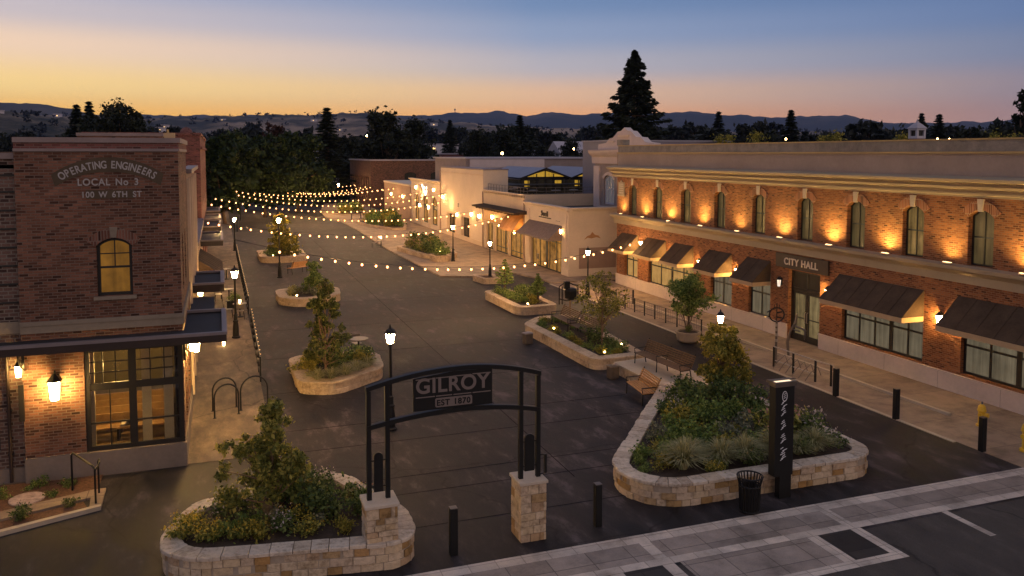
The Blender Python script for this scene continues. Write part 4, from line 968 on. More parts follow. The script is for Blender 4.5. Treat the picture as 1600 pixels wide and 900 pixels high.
da = thing('arched_shop', 'brightly lit shop with three arched windows and a white wall emblem', 'building', (26, 98, 0))
arch = [(91.95, 94.9, .6, 4.0, .9), (96.4, 99.3, .6, 4.0, .9), (101, 103.7, .6, 4.0, .9)]
mb = MB(*FR); wall(mb, 90.4, 105.4, 0, 5.5, arch, .3); mb.frame((0, 105.4, 0), (1, 0, 0), (0, 1, 0)); wall(mb, 23.8, 40, 0, 5.5); mb.build('wall', 'white_render', da, fix=False)
mb = MB(*FR); mb.profile([(-.2, 5.45), (.05, 5.45), (.1, 5.6), (.3, 5.75), (.35, 5.86), (-.2, 5.86)], 90.45, 105.7); mb.build('cornice', 'white_render', da)
mb = MB(); mb.box(24.0, 40, 90.4, 105.3, 5.3, 5.4); mb.build('roof', 'roof_pale', da)
for a in arch:
    window(FR, *a[:4], da, a[4], [((a[0]+a[1])/2, .08)], [(2.6, .5)], pm='pane_shop', depth=.2, bw=.12)
em = thing('wall_emblem', 'glowing white angular emblem between two lamps on the arched shop', 'sign', (23.7, 97.9, 4.3)); t = MB(*FR)
for a, b in (((99.3, 5.2), (98.2, 4.35)), ((97.0, 5.0), (97.0, 4.4)), ((98.2, 5.0), (98.2, 4.4)), ((98.2, 4.4), (97.6, 3.95)), ((97.6, 3.95), (97.0, 4.4))): t.tube([t.P(a[0], .05, a[1]), t.P(b[0], .05, b[1])], .07, 5)
t.build('emblem_strokes', 'sign_glow', em)
ea = thing('grey_low_building', 'plain low grey plaster building beyond the arched shop', 'building', (30, 115, 0))
mb = MB(); mb.box(23.8, 44, 105.9, 124, 0, 4.7); mb.build('wall', 'taupe_render', ea); mb = MB(); mb.box(23.7, 44, 105.8, 124.1, 4.703, 4.95); mb.build('coping', 'white_render', ea)
ff = thing('long_brick_building', 'long dark brick building with a pale roof edge across the end of the row', 'building', (40, 146, 0))
mb = MB(*FR); wall(mb, 135.7, 158, 0, 7.8, [(137+2.3*k, 138.2+2.3*k, 1.2, 5.2, .4) for k in range(9)], .3)
mb.frame((0, 135.7, 0), (1, 0, 0), (0, -1, 0)); wall(mb, 23.8, 62, 0, 7.8, [(29.5, 31.5, 4.3, 5.9, .3), (34, 36, 4.3, 5.9, .3), (38.2, 40.4, 4.3, 5.9), (42.5, 44.5, 4.3, 5.9)], .3); mb.build('brick_wall', 'brick_umber', ff, fix=False)
mb = MB(); mb.box(23.6, 62, 135.5, 136.0, 7.803, 8.05); mb.box(23.6, 24.1, 136.01, 158, 7.803, 8.05); mb.build('coping', 'roof_pale', ff)
mb = MB(); mb.box(24.1, 62, 136, 158, 7.4, 7.5); mb.build('roof', 'roof_dark', ff)
FF = ((0, 135.7, 0), (1, 0, 0), (0, -1, 0))
for a, b, r in ((29.5, 31.5, .3), (34, 36, .3), (38.2, 40.4, 0), (42.5, 44.5, 0)): window(FF, a, b, 4.3, 5.9, ff, r, [], [], pm='pane_dark', bw=.1)
for k in range(9): window(FR, 137+2.3*k, 138.2+2.3*k, 1.2, 5.2, ff, .4, [], [3.2], pm='pane_shop' if k in (6, 7) else 'pane_dark', bw=.1)
fl = thing('flat_roofed_hall', 'wide flat pale roofed hall behind the gabled pavilion', 'building', (36, 100, 0))
mb = MB(); mb.box(28.2, 46, 95, 110, 0, 8.35); mb.build('wall', 'ornate_grey', fl); mb = MB(); mb.box(28.0, 46.2, 94.8, 110.2, 8.353, 8.55); mb.build('roof', 'roof_pale', fl)
mb = MB(); mb.box(28.6, 38.2, 94.7, 94.98, 7.3, 8.3); mb.build('pale_fascia', 'ornate_render', fl)
orn = thing('ornate_building', 'pinkish classical building with a stepped scrolled gable behind the corner shop', 'building', (34, 56, 0))
FO = ((29.5, 0, 0), (0, 1, 0), (-1, 0, 0))
mb = MB(*FO); wall(mb, 48, 61.9, 0, 8.4, [(58.4, 60.2, 4.95, 7.3, .35), (54.6, 56.4, 4.95, 7.3, .35), (50.8, 52.6, 4.95, 7.3, .35)], .25)
mb.frame((0, 61.9, 0), (1, 0, 0), (0, 1, 0)); wall(mb, 29.5, 40, 0, 8.4); mb.build('wall', 'ornate_grey', orn, fix=False)
mb = MB(*FO); mb.box(60.9, 61.95, .002, .12, 0, 8.0); mb.box(57.0, 57.6, .002, .1, 0, 8.0); mb.box(48, 61.93, .002, .08, 4.5, 4.75); mb.build('pilaster', 'ornate_render', orn)
mb = MB(*FO); mb.profile([(-.3, 8.2), (.1, 8.2), (.14, 8.75), (.3, 8.85), (.45, 9.1), (.5, 9.3), (-.3, 9.32)], 48, 62.3); mb.build('cornice', 'ornate_render', orn)
mb = MB(*FO); sc = [(52.0, 9.322), (61.3, 9.322), (61.2, 9.75), (59.8, 9.85), (59.2, 10.2), (58.6, 10.25), (57.8, 10.7), (57.2, 10.75), (56.7, 11.0), (56.2, 10.75), (55.6, 10.7), (54.8, 10.25), (54.0, 10.2), (53.4, 9.85), (52.1, 9.75)]
mb.slab(sc, -.5, .05); mb.build('scrolled_gable', 'ornate_render', orn)
mb = MB(*FO); mb.box(55.8, 57.5, .051, .2, 10.3, 10.42); mb.box(58.3, 59.3, .051, .16, 9.9, 10.0); mb.build('gable_moulding', 'white_render', orn)
for a in (58.4, 54.6, 50.8): window(FO, a, a+1.8, 4.95, 7.3, orn, .35, [a+.6, a+1.2], [6.2], fm='house_white', pm='pane_pale', bw=.12, mw=.08, depth=.1); arch_ring(FO, a-.02, a+1.82, 7.31, .36, .22, orn, 'ornate_render', proud=.08)
mb = MB(); mb.box(30.1, 40, 48, 61.8, 8.3, 8.4); mb.build('roof', 'roof_dark', orn)
rs = thing('dark_roof_block', 'long low slate-blue roof block behind the city hall parapet', 'building', (37, 62, 0)); mb = MB(); mb.box(33, 45.5, 66, 72, 0, 10.1); mb.build('wall', 'roof_metal', rs); mb = MB(); mb.box(32.9, 45.6, 65.9, 72.1, 10.103, 10.22); mb.build('coping', 'roof_pale', rs)

for y, h, l in ((63.32, 5.2, 'pale drainpipe between the corner shop and the terrace shop'), (74.52, 5.4, 'pale drainpipe at the near edge of the tall plain shop'), (90.35, 7.2, 'pale drainpipe at the far edge of the tall plain shop')):
    o = MB().tube([(23.72, y, .1), (23.72, y, h)], .05, 7).build('downspout', 'taupe_render'); tag(o, l, 'pipe', 'drainpipes of the shop row')
for y, z, l in ((76.5, 2.6, 'small square vent on the tall plain shop wall'), (83.1, 3.6, 'square meter box between the two dark doorways'), (60.2, .9, 'small box on the wall beside the corner shopfront')):
    o = MB().box(23.72, 23.79, y-.16, y+.16, z-.2, z+.2).build('wall_box', 'steel_dull'); tag(o, l, 'box', 'boxes fixed to the shop walls')

dm = MB(*FR)
for a, b, z0, z1 in ((54.6, 55.4, .7, 4.6), (62.2, 63.1, .7, 4.6)): dm.box(a, b, .002, .05, z0, z1)
dm.box(54.3, 63.2, .002, .035, 3.78, 3.84); dm.build('pilaster', 'white_render', cb)
dm = MB(*FR)
for a, b in ((79.0, 82.0), (84.3, 87.6)): dm.box(a-.15, a, .002, .06, .1, 2.65); dm.box(b, b+.15, .002, .06, .1, 2.65); dm.box(a-.15, b+.15, .002, .08, 2.652, 2.82)
dm.box(74.6, 90.3, .002, .05, 6.9, 7.0); dm.box(74.6, 90.3, .002, .05, .1, .55); dm.build('door_surround', 'beige_render', cc)
dm = MB(*FR)
for y in (90.5, 95.1, 99.5, 103.9): dm.box(y, y+.9 if y > 91 and y < 103 else y+.6, .002, .07, .1, 4.6)
dm.box(90.45, 105.3, .072, .12, 4.62, 4.74); dm.build('pilaster', 'beige_render', da)
for k in range(12): MB(*FR).box(63.8+.9*k, 63.9+.9*k, .3, 1.0, 3.9, 4.015).build('canopy_bracket', 'awning_brown', bb)

# houses of the town beyond
def house(label, x, y, w, d, h, rh, wallm, roofm, rz=0, lit=1):
    t = thing('town_house', label, 'house', (x, y, 0)); mb = MB(); mb.box(x-w/2, x+w/2, y-d/2, y+d/2, 0, h); mb.build('wall', wallm, t)
    mb = MB()
    if rh: mb.add([(x-w/2-.4, y-d/2-.4, h+.01), (x+w/2+.4, y-d/2-.4, h+.01), (x+w/2+.4, y+d/2+.4, h+.01), (x-w/2-.4, y+d/2+.4, h+.01), (x-w/2-.4, y, h+rh), (x+w/2+.4, y, h+rh)], [(0, 1, 5, 4), (2, 3, 4, 5), (0, 4, 3), (1, 2, 5), (0, 3, 2, 1)])
    else: mb.box(x-w/2-.15, x+w/2+.15, y-d/2-.15, y+d/2+.15, h+.003, h+.3)
    mb.build('roof', roofm, t)
    for k in range(3):
        u = x-w/2+w*(k+.5)/3; mb = MB(); mb.box(u-.5, u+.5, y-d/2-.06, y-d/2-.005, h-2.2, h-.9); mb.build('window', 'far_window' if k < lit else 'pane_pale', t)
house('white two-storey house with a lit side among dark trees', 62, 236, 9, 8, 11.6, 0, 'house_white', 'roof_pale')
house('low white annexe in front of the white two-storey house', 64, 226, 12, 7, 8.2, 0, 'house_white', 'roof_pale', lit=0)
house('brick house with a lit wall behind the long brick building', 56.5, 196, 11, 7, 8.8, 0, 'brick_dark', 'roof_pale', lit=2)
house('grey gabled house behind a bright street light', 101, 224, 15, 10, 9.2, 3.4, 'house_white', 'roof_pale')
house('small pale house left of the grey gabled house', 84, 226, 13, 8, 8.6, 1.6, 'house_white', 'roof_metal', lit=2)
house('distant grey house glimpsed between street trees', 27, 205, 9, 8, 8.0, 2, 'house_white', 'roof_metal')

# ================================================================== GATE
gate = thing('town_gate', 'black steel arch with a GILROY panel standing on two stone piers', 'gate', (4.95, 17.55, 0))
GY = 17.55
for x in (2.97, 3.38, 6.5, 6.93):
    mb = MB(); mb.box(x-.05, x+.05, GY-.05, GY+.05, 1.44, 3.86 if x in (2.97, 6.93) else 3.98); mb.build('post', 'black_metal', gate)
def arcbar(x0, x1, z0, zm, hw, name):
    mb = MB(); xm = (x0+x1)/2+.15; P = [(x0+(x1-x0)*i/28) for i in range(29)]
    f = lambda x: zm-(zm-z0)*((x-xm)/(x1-xm if x > xm else xm-x0))**2
    vs = []
    for x in P: vs += [(x, GY-hw, f(x)-.05), (x, GY+hw, f(x)-.05), (x, GY+hw, f(x)+.05), (x, GY-hw, f(x)+.05)]
    fs = [(4*i+j, 4*i+(j+1) % 4, 4*i+4+(j+1) % 4, 4*i+4+j) for i in range(28) for j in range(4)]+[(3, 2, 1, 0), (112, 113, 114, 115)]
    mb.add(vs, fs); mb.build(name, 'black_metal', gate)
arcbar(2.915, 6.985, 3.9, 4.2, .07, 'arch_beam'); arcbar(2.93, 6.975, 3.04, 3.25, .062, 'lower_beam')
mb = MB(); mb.slab([(3.96, 3.30), (3.96, 4.03), (4.9, 4.13), (5.8, 4.12), (5.8, 3.3)], -.02, .02); mb.v = [(x, y+GY, z) for x, y, z in mb.v]; pn = mb.build('name_panel', 'black_metal', gate)
G_ = MB((0, GY-.02, 0), (1, 0, 0), (0, -1, 0)); put_text(G_, 'GILROY', .47, 4.87, 3.695, .006, 0, .98, spacing=1.08)
for z in (4.02, 3.60):
    for a, b in ((4.02, 4.45), (4.48, 4.85), (4.88, 5.3), (5.33, 5.76)): G_.box(a, b, .001, .008, z-.01+.02*(a-4.9) if z > 4 else z-.01, z+.012+.02*(a-4.9) if z > 4 else z+.012)
G_.build('lettering', 'letter_taupe', pn, fix=False)
mb = MB((0, GY-.02, 0), (1, 0, 0), (0, -1, 0)); mb.slab(fillet([(4.46, 3.345), (5.32, 3.345), (5.32, 3.555), (4.46, 3.555)], .04, 4), .001, .008); mb.build('date_plate', 'letter_taupe', pn)
for wd, u_ in (('EST', 4.64), ('1870', 5.08)):
    G_ = MB((0, GY-.02, 0), (1, 0, 0), (0, -1, 0)); put_text(G_, wd, .185, u_, 3.385, .013, 0, 1.0, extrude=.004, spacing=1.1); G_.build('date_lettering', 'black_metal', pn, fix=False)
for x, w in ((3.175, .2), (6.715, .24)):
    mb = MB(); mb.slab([(x-w/2, 1.6), (x-w/2, 2.38)]+[(x-w/2*math.cos(a), 2.38+.1*math.sin(a)) for a in np.linspace(.2, PI-.2, 8)]+[(x+w/2, 2.38), (x+w/2, 1.6)], -.03, .03); mb.v = [(a, b+GY, c) for a, b, c in mb.v]
    for z in (1.72, 2.3): mb.box(x-.2, x+.2, GY-.012, GY+.012, z-.015, z+.015)
    mb.build('side_plaque', 'black_metal', gate)
mb = MB(); mb.tube([(6.99, GY, 1.95), (7.12, GY, 1.93), (7.12, GY, 1.5), (6.99, GY, 1.48)], .02, 6); mb.box(7.09, 7.15, GY-.03, GY+.03, 1.5, 1.95); mb.build('side_handle', 'black_metal', gate)
def pier(x0, x1, y0, y1, h, label, seed):
    t = thing('stone_pier', label, 'pier', ((x0+x1)/2, (y0+y1)/2, 0), 'gate piers'); rg = np.random.default_rng(seed)
    mb = MB(); p = Path([(x0, y0), (x1, y0), (x1, y1), (x0, y1)])
    pl = [(x0, y0), (x1, y0), (x1, y1), (x0, y1)]
    z = 0.0
    while z < h-.02:
        hh = min(rg.uniform(.13, .24), h-z)
        if h-z-hh < .08: hh = h-z
        for i in range(4):
            a, b = Vector(pl[i]), Vector(pl[(i+1) % 4]); L = (b-a).length; d = (b-a)/L; n = Vector((d.y, -d.x)); t0 = 0.0
            while t0 < L-.01:
                w = rg.uniform(.16, .36)
                if L-t0-w < .1: w = L-t0
                o = rg.uniform(.0, .016); q0 = a+d*(t0+(.006 if t0 else -o)); q1 = a+d*(t0+w-(.006 if t0+w < L-.001 else -o)); t0 += w
                pts = [q0+n*o, q1+n*o, q1-n*.05, q0-n*.05]
                mb.prism([(q.x, q.y) for q in pts], z+.005, z+hh-.006)
        z += hh
    mb.build('stonework', 'stone_golden', t, bevel=.008)
    c = MB(); c.box(x0+.015, x1-.015, y0+.015, y1-.015, -.01, h-.005); c.build('mortar_core', 'mortar', t)
    c = MB(); c.box(x0-.05, x1+.05, y0-.05, y1+.05, h, h+.08); c.build('cap_stone', 'limestone', t, bevel=.012)
pier(2.86, 3.52, 17.22, 17.86, 1.36, 'left stone gate pier, built into the edge of a planter', 5)
pier(6.42, 7.03, 17.3, 17.93, 1.36, 'free-standing right stone gate pier on the dark paving', 6)

# ================================================================== PLANTERS
P1 = [(-1.75, 18.0), (4.02, 16.98), (4.0, 18.7), (2.85, 21.75), (1.3, 21.35), (-.75, 20.75)]
planter('large golden stone planter in front on the left, built round the left gate pier', P1, [1.2, .9, .8, .9, .8, 1.0], .62, 3, .42, seed=2)
P5 = [(8.3, 17.72), (17.4, 17.72), (17.55, 25.5), (15.2, 26.1)]
planter('large triangular golden stone planter on the right behind the tall sign', P5, [1.4, .95, .35, .4], .62, 3, .42, seed=3)
P2 = [(2.62, 35.3), (2.7, 31.2), (3.9, 30.5), (6.1, 32.2), (6.4, 35.4)]
planter('rounded pale stone planter with a tall tree behind the street lamp', P2, [.8, .7, 1.1, 1.4, 1.2], .5, 2, .55, (.5, .9), 'stone_pale', 'stone_pale', seed=4, capw=(.6, 1.1))
P3 = [(3.2, 53.2), (3.3, 50.2), (4.5, 48.9), (6.9, 50.1), (7.2, 53.8)]
planter('rounded pale stone planter lit by a warm light at its left end', P3, [.8, 1, 1.2, 1.2, 1.3], .5, 2, .55, (.6, 1.1), 'stone_pale', 'stone_pale', seed=5, capw=(.6, 1.2))
P4 = [(3.1, 75.6), (3.2, 70.2), (5.0, 69.6), (6.9, 70.4), (7.0, 75.8)]
planter('farthest rounded stone planter in the open street, beside a bright bulb strand', P4, [.8, .9, 1.2, 1, 1], .5, 2, .55, (.7, 1.2), 'stone_pale', 'stone_pale', seed=6, capw=(.8, 1.4))
P6 = [(14.5, 30.4), (17.05, 30.55), (17.62, 39.65), (15.6, 39.6), (14.3, 38.2)]
planter('long pale stone planter holding two benches and a slender tree', P6, [.5, .4, .4, 1.0, 1.0], .5, 2, .5, (.8, 1.5), 'stone_pale', 'stone_pale', seed=7, capw=(.8, 1.5))
P7 = [(15.5, 42.3), (17.95, 42.4), (17.95, 47.3), (16.6, 48.6), (15.4, 48.2)]
planter('lozenge stone planter beyond the dark frame sculpture', P7, [.7, .4, .9, .6, .6], .5, 2, .4, (.5, 1.0), 'stone_pale', 'stone_pale', seed=8, capw=(.6, 1.2))
P8 = [(16.85, 55.6), (17.1, 53.5), (18.35, 53.4), (18.45, 55.6)]
planter('small square stone planter round the foot of a street lamp', P8, [.3]*4, .42, 1, .25, (.6, 1.1), 'stone_pale', 'stone_pale', seed=9, soil='mulch', z0=.0)
P9 = [(15.3, 74.8), (16.35, 67.6), (19.2, 67.2), (19.6, 71), (18.2, 75)]
planter('curved stone planter on the promenade under the middle bulb strands', P9, [.6]*5, .5, 1, .35, (.8, 1.5), 'stone_pale', 'stone_pale', seed=10, z0=.1)
P10 = [(16.5, 67.0), (16.6, 65.3), (18.0, 65.2), (18.2, 66.9)]
planter('small faceted stone planter at the near end of the curved promenade planter', P10, [.4]*4, .6, 2, .22, (.4, .8), 'stone_pale', 'stone_pale', seed=11, z0=.1)
PA = [(16.4, 108), (17.2, 100.4), (19, 94.3), (20.6, 94.3), (22.6, 103), (21, 109)]
planter('long low planted bed with bushes on the far promenade, nearer of two', PA, [.8]*6, .35, 1, .3, (1, 2), 'stone_pale', 'stone_pale', seed=12, z0=.1)
PB = [(15.3, 126.5), (16.6, 119.6), (20.8, 119.8), (20.6, 126.8)]
planter('short low planted bed at the far end of the promenade', PB, [.8]*4, .3, 1, .3, (1, 2), 'stone_pale', 'stone_pale', seed=13, z0=.1)
ps = thing('stone_platform', 'low pale stone platform carrying a long slatted bench', 'platform', (16.4, 28.3, 0))
mb = MB(); mb.prism([(15.25, 26.2), (17.5, 25.75), (17.45, 30.2), (15.2, 29.9)], 0, .38); mb.build('stone_block', 'stone_pale', ps); mb = MB(); mb.prism([(15.2, 26.2), (17.54, 25.8), (17.48, 30.24), (15.15, 29.93)], .382, .45); mb.build('stone_top', 'kerb_stone', ps)

# ---- trees in planters
broadleaf('planter_tree', 21, 2.65, 2.7, 'leaf_olive', 11000, .05, .27, 40, 'open', 'bark_pale', sub=4, label='young bushy tree with a pale trunk in the front left planter', r0=.055, cr=.66).location = (.98, 19.4, .52)
broadleaf('planter_tree', 22, 3.75, 2.15, 'leaf_forest', 7000, .06, .2, 34, 'cone', 'bark_pale', label='dark pointed tree in the rounded planter behind the street lamp', r0=.05, cr=.62).location = (3.75, 31.6, .4)
broadleaf('planter_tree', 23, 3.3, 2.1, 'leaf_olive', 3800, .05, .36, 26, 'round', 'bark_pale', label='slender airy tree beside the benches in the long planter', r0=.035).location = (16.05, 32.85, .4)
broadleaf('planter_tree', 24, 2.4, 2.4, 'leaf_gold', 9500, .055, .27, 28, 'round', 'bark', label='golden-green tree in front of a lit street lamp on the triangular planter', r0=.05, cr=.75).location = (16.55, 24.3, .5)
broadleaf('planter_tree', 25, 3.3, 2.5, 'leaf_gold', 8000, .08, .12, 26, 'round', label='golden tree in the farthest street planter, behind a tall lamp post', r0=.05).location = (4.85, 71.6, .4)
broadleaf('planter_tree', 26, 2.0, 1.5, 'leaf_green', 1600, .07, .2, 14, 'vase', label='small green tree in the planter with the warm light', r0=.03).location = (5.35, 51.2, .4)
for (x, y, s_, l) in ((16.4, 47.1, 1, 'spiky young tree at the back of the lozenge planter'), (17.2, 43.6, .8, 'small spiky tree at the near end of the lozenge planter')):
    conifer('planter_tree', 27+int(x*3), 2.1*s_, 1.5*s_, 'leaf_green', 9, 7, 22, .11, .3, l, droop=-.2).location = (x, y, .4)
pot = thing('tree_pot', 'round clay pot with a small crown tree at the city hall kerb', 'plant pot', (21.05, 33.75, 0))
mb = MB(); mb.lathe([(.42, .01), (.52, .1), (.58, .42), (.62, .44), (.62, .52), (.52, .52), (.5, .44)], (21.05, 33.75, .01), 20); mb.build('pot', 'pot_clay', pot, smooth=False)
mb = MB(); mb.lathe([(.49, 0), (.01, .02)], (21.05, 33.75, .46), 14); mb.build('soil', 'soil', pot)
broadleaf('potted_tree', 31, 2.55, 2.35, 'leaf_green', 9000, .055, .42, 30, 'round', 'bark', stems=3, label='multi-stemmed small tree with a rounded crown in a clay pot', r0=.045).location = (21.05, 33.75, .46)

# ---- shrubs: built once, copied into the planters
SH = dict(
    green=shrub('shrub', 41, .55, .95, 'leaf_green', 900, .042, 'x'), deep=shrub('shrub', 42, .75, 1.05, 'leaf_deep', 1000, .045, 'x'),
    grey=shrub('shrub', 43, .5, .85, 'leaf_grey', 800, .035, 'x'), yellow=shrub('shrub', 44, .42, .85, 'leaf_olive', 700, .038, 'x', 'flower_yellow', 130, fl=.034),
    white=shrub('shrub', 45, .5, .9, 'leaf_deep', 750, .04, 'x', 'flower_white', 110, fl=.032), pink=shrub('shrub', 46, .6, .95, 'leaf_olive', 750, .042, 'x', 'flower_pink', 100, fl=.036),
    gold=shrub('shrub', 47, .5, .9, 'leaf_gold', 850, .045, 'x'))
used = set()
DESC = dict(green='mid-green leafy shrub', deep='dark leafy shrub', grey='grey-green soft shrub', yellow='low shrub dotted with yellow flowers', white='dark shrub dotted with white flowers', pink='shrub with pale pink flowers', gold='yellow-green shrub')
CNT = {}
def sh(kind, x, y, z, s_, where, label=None, group=None):
    p = SH[kind]; l = label or '%s %s' % (DESC[kind], where); g = group or (l+' group')
    if kind not in used: used.add(kind); o = place(p, (x, y, z), rnd.random()*6, s_, l, g)
    else: o = copy_tree(p, (x, y, z), rnd.random()*6, s_, l, g)
    return o
w = 'in the front left planter'
for k, x, y, s_ in (('yellow', .35, 18.6, .8), ('yellow', 1.5, 19.1, .8), ('white', -.05, 19.9, .8), ('grey', 2.0, 18.75, .7), ('yellow', -.9, 19.0, 1.0), ('yellow', -.35, 18.75, .9), ('yellow', -.75, 19.6, .8), ('green', .1, 18.75, .9), ('green', .5, 19.0, .8), ('gold', .55, 18.45, .8), ('white', 1.2, 18.6, .85), ('grey', 1.15, 19.0, .8), ('yellow', 1.75, 18.35, .8),
                     ('deep', 1.3, 20.2, 1.15), ('deep', 1.95, 19.6, 1.2), ('deep', 2.35, 19.0, 1.05), ('white', 2.3, 20.6, 1.0), ('deep', 1.7, 20.8, 1.0), ('deep', 2.95, 18.9, .85), ('gold', 2.45, 18.2, .6), ('white', .45, 20.1, .8), ('pink', 3.0, 19.8, .7)): sh(k, x, y, .5, s_, w)
w = w5 = 'in the triangular right planter'
IN5 = inset(fillet(P5, .6), .62)
taken = []
for k, x, y, s_ in (('green', 12.35, 20.3, 1.1), ('green', 11.6, 19.6, 1.0), ('green', 12.9, 21.1, 1.3), ('gold', 13.5, 22.1, 1.3), ('green', 13.3, 20.3, 1.3), ('green', 14.1, 21.6, 1.45), ('deep', 14.6, 23.2, 1.45), ('grey', 14.2, 20.2, 1.2), ('grey', 15.1, 21.0, 1.25), ('green', 15.4, 22.2, 1.3), ('deep', 15.9, 23.4, 1.5), ('white', 14.6, 24.2, 1.0), ('white', 15.4, 24.9, 1.0), ('white', 14.0, 23.0, .9), ('deep', 16.5, 22.4, 1.3), ('pink', 15.75, 19.9, 1.6), ('pink', 16.35, 20.5, 1.5), ('pink', 15.1, 19.4, 1.4), ('white', 16.4, 19.5, 1.55), ('green', 16.2, 21.4, 1.2), ('gold', 13.5, 19.5, .95), ('green', 12.5, 19.5, .95), ('green', 14.4, 22.4, 1.4), ('white', 16.75, 18.9, .8), ('green', 14.35, 19.5, 1.0), ('grey', 16.0, 19.05, .9)):
    if pointin(IN5, x, y): sh(k, x, y, .5, s_, w); taken.append((x, y))
for k_ in range(60):
    x, y = 10.8+6.3*rnd.random(), 18.6+6.4*rnd.random()
    if pointin(IN5, x, y) and all((x-a)**2+(y-b)**2 > .3 for a, b in taken): taken.append((x, y)); sh(rnd.choice(('deep', 'green', 'gold', 'green', 'grey', 'grey')), x, y, .5, .7+.5*rnd.random(), w)
w = 'in the planter behind the street lamp'
for k, x, y, s_ in (('gold', 3.4, 33.6, 1.2), ('gold', 3.2, 32.0, .8), ('gold', 3.15, 32.8, 1.1), ('green', 3.6, 34.3, 1.0), ('green', 4.6, 33.8, 1.3), ('deep', 4.3, 32.5, 1.1), ('gold', 5.2, 33.0, 1.2), ('green', 5.3, 34.2, 1.2), ('pink', 4.0, 34.4, 1.0), ('deep', 5.6, 33.6, .9)): sh(k, x, y, .38, s_, w)
w = 'in the planter with the warm light'
for k, x, y, s_ in (('grey', 5.4, 50.3, 1.1), ('pink', 5.9, 50.9, 1.1), ('grey', 4.8, 51.4, 1.2), ('green', 6.3, 52.4, 1.1), ('gold', 4.2, 51.6, 1.0), ('deep', 5.6, 52.3, 1.2)): sh(k, x, y, .38, s_, w)
w = 'in the farthest rounded street planter'
for k, x, y, s_ in (('deep', 4.2, 71.0, 1.2), ('gold', 5.6, 71.2, 1.3), ('green', 5.9, 72.5, 1.4), ('deep', 5.0, 73.2, 1.6), ('green', 4.2, 72.5, 1.3)): sh(k, x, y, .38, s_, w)
w = 'beside the benches in the long planter'
for k, x, y, s_ in (('deep', 16.0, 33.6, 1.1), ('green', 15.6, 32.1, .7), ('gold', 15.4, 31.5, .65), ('green', 16.4, 31.7, .8), ('gold', 16.0, 31.2, .55), ('white', 16.5, 33.0, .8), ('green', 15.1, 37.6, .7), ('gold', 15.25, 36.5, .6), ('green', 15.35, 35.0, .6), ('gold', 15.2, 33.4, .55), ('green', 16.6, 36.6, .7), ('deep', 16.5, 35.2, .7), ('gold', 15.3, 34.3, .55), ('green', 15.25, 32.7, .6), ('green', 15.8, 31.6, .6), ('deep', 16.3, 32.3, .6), ('gold', 15.5, 38.4, .7), ('green', 16.2, 38.3, .8), ('gold', 15.15, 35.8, .5), ('green', 16.7, 37.6, .7)): sh(k, x, y, .38, s_, w)
w = 'in the lozenge planter'
for k, x, y, s_ in (('green', 16.1, 47.3, 1.0), ('green', 16.3, 46.2, 1.0), ('green', 16.2, 45.2, 1.0), ('green', 16.4, 44.2, 1.0), ('deep', 17.1, 45.3, 1.1), ('gold', 16.8, 43.4, .8), ('deep', 17.2, 46.4, 1.0), ('gold', 17.1, 44.3, .9)): sh(k, x, y, .38, s_, w)
w = 'in the curved promenade planter'
for k, x, y, s_ in (('pink', 16.4, 72.5, 1.7), ('deep', 17.3, 73.2, 2.0), ('green', 17.6, 71.2, 2.1), ('pink', 16.9, 70.0, 1.6), ('green', 18.2, 69.6, 1.8), ('gold', 18.4, 72.6, 2.0), ('deep', 17.2, 68.6, 1.4)): sh(k, x, y, .45, s_, w)
sh('green', 17.3, 66.1, .5, 1.55, 'filling the small faceted promenade planter')
w = 'in the long low far bed'
for k in range(14): sh(('gold', 'green', 'gold', 'deep')[k % 4], 17.6+3.6*rnd.random(), 96+11*rnd.random(), .3, 1.7+1.0*rnd.random(), w)
w = 'in the short bed at the end of the promenade'
for k in range(6): sh(('gold', 'deep')[k % 2], 16.6+3.2*rnd.random(), 121+4.5*rnd.random(), .3, 1.5+.8*rnd.random(), w)
sh('deep', 21.05, 33.75, .46, .5, '', 'tuft of leaves round the stems of the potted tree')
w = 'in the kerbed bed under the brick hall'
for x, y, s_ in ((-4.74, 24.66, .55), (-3.98, 24.45, .5), (-4.3, 23.85, .4), (-5.6, 24.3, .6)): sh('green', x, y, .0, s_, w)
for x, y, s_ in ((-4.75, 22.5, .55), (-3.7, 23.0, .35)): sh('deep', x, y, .0, s_, 'in the narrow front strip of the kerbed bed')
IN5b = inset(fillet(P5, .6), .5)
for k_ in range(160):
    x, y = 9.6+7.6*rnd.random(), 18.3+7*rnd.random()
    if pointin(IN5b, x, y) and all((x-a)**2+(y-b)**2 > .2 for a, b in taken): taken.append((x, y)); sh(rnd.choice(('deep', 'green', 'gold', 'yellow', 'grey')), x, y, .5, .45+.3*rnd.random(), w5)
gA = grass_tuft('grass_tuft', 51, .95, 1.8, 520, 'large pale spiky grass tuft at the front left corner of the triangular planter'); gA.location = (11.65, 18.85, .5)
g2 = gA.copy(); COL.objects.link(g2); g2.location = (12.8, 18.75, .5); g2.rotation_euler.z = 2; g2.scale = (.9, .9, .9); g2['label'] = 'second pale spiky grass tuft, in the middle of the triangular planter front'
g2 = gA.copy(); COL.objects.link(g2); g2.location = (13.55, 18.75, .5); g2.rotation_euler.z = 4; g2.scale = (.85, .85, .95); g2['label'] = 'third spiky grass tuft, close to the left of the tall sign'
g2 = gA.copy(); COL.objects.link(g2); g2.location = (14.5, 18.8, .5); g2.rotation_euler.z = 1; g2.scale = (.8, .8, .95); g2['label'] = 'spiky grass tuft just right of the tall sign'
g2 = gA.copy(); COL.objects.link(g2); g2.location = (15.3, 18.7, .5); g2.rotation_euler.z = 5; g2.scale = (.75, .75, .7); g2['label'] = 'smaller spiky grass tuft near the right end of the triangular planter'
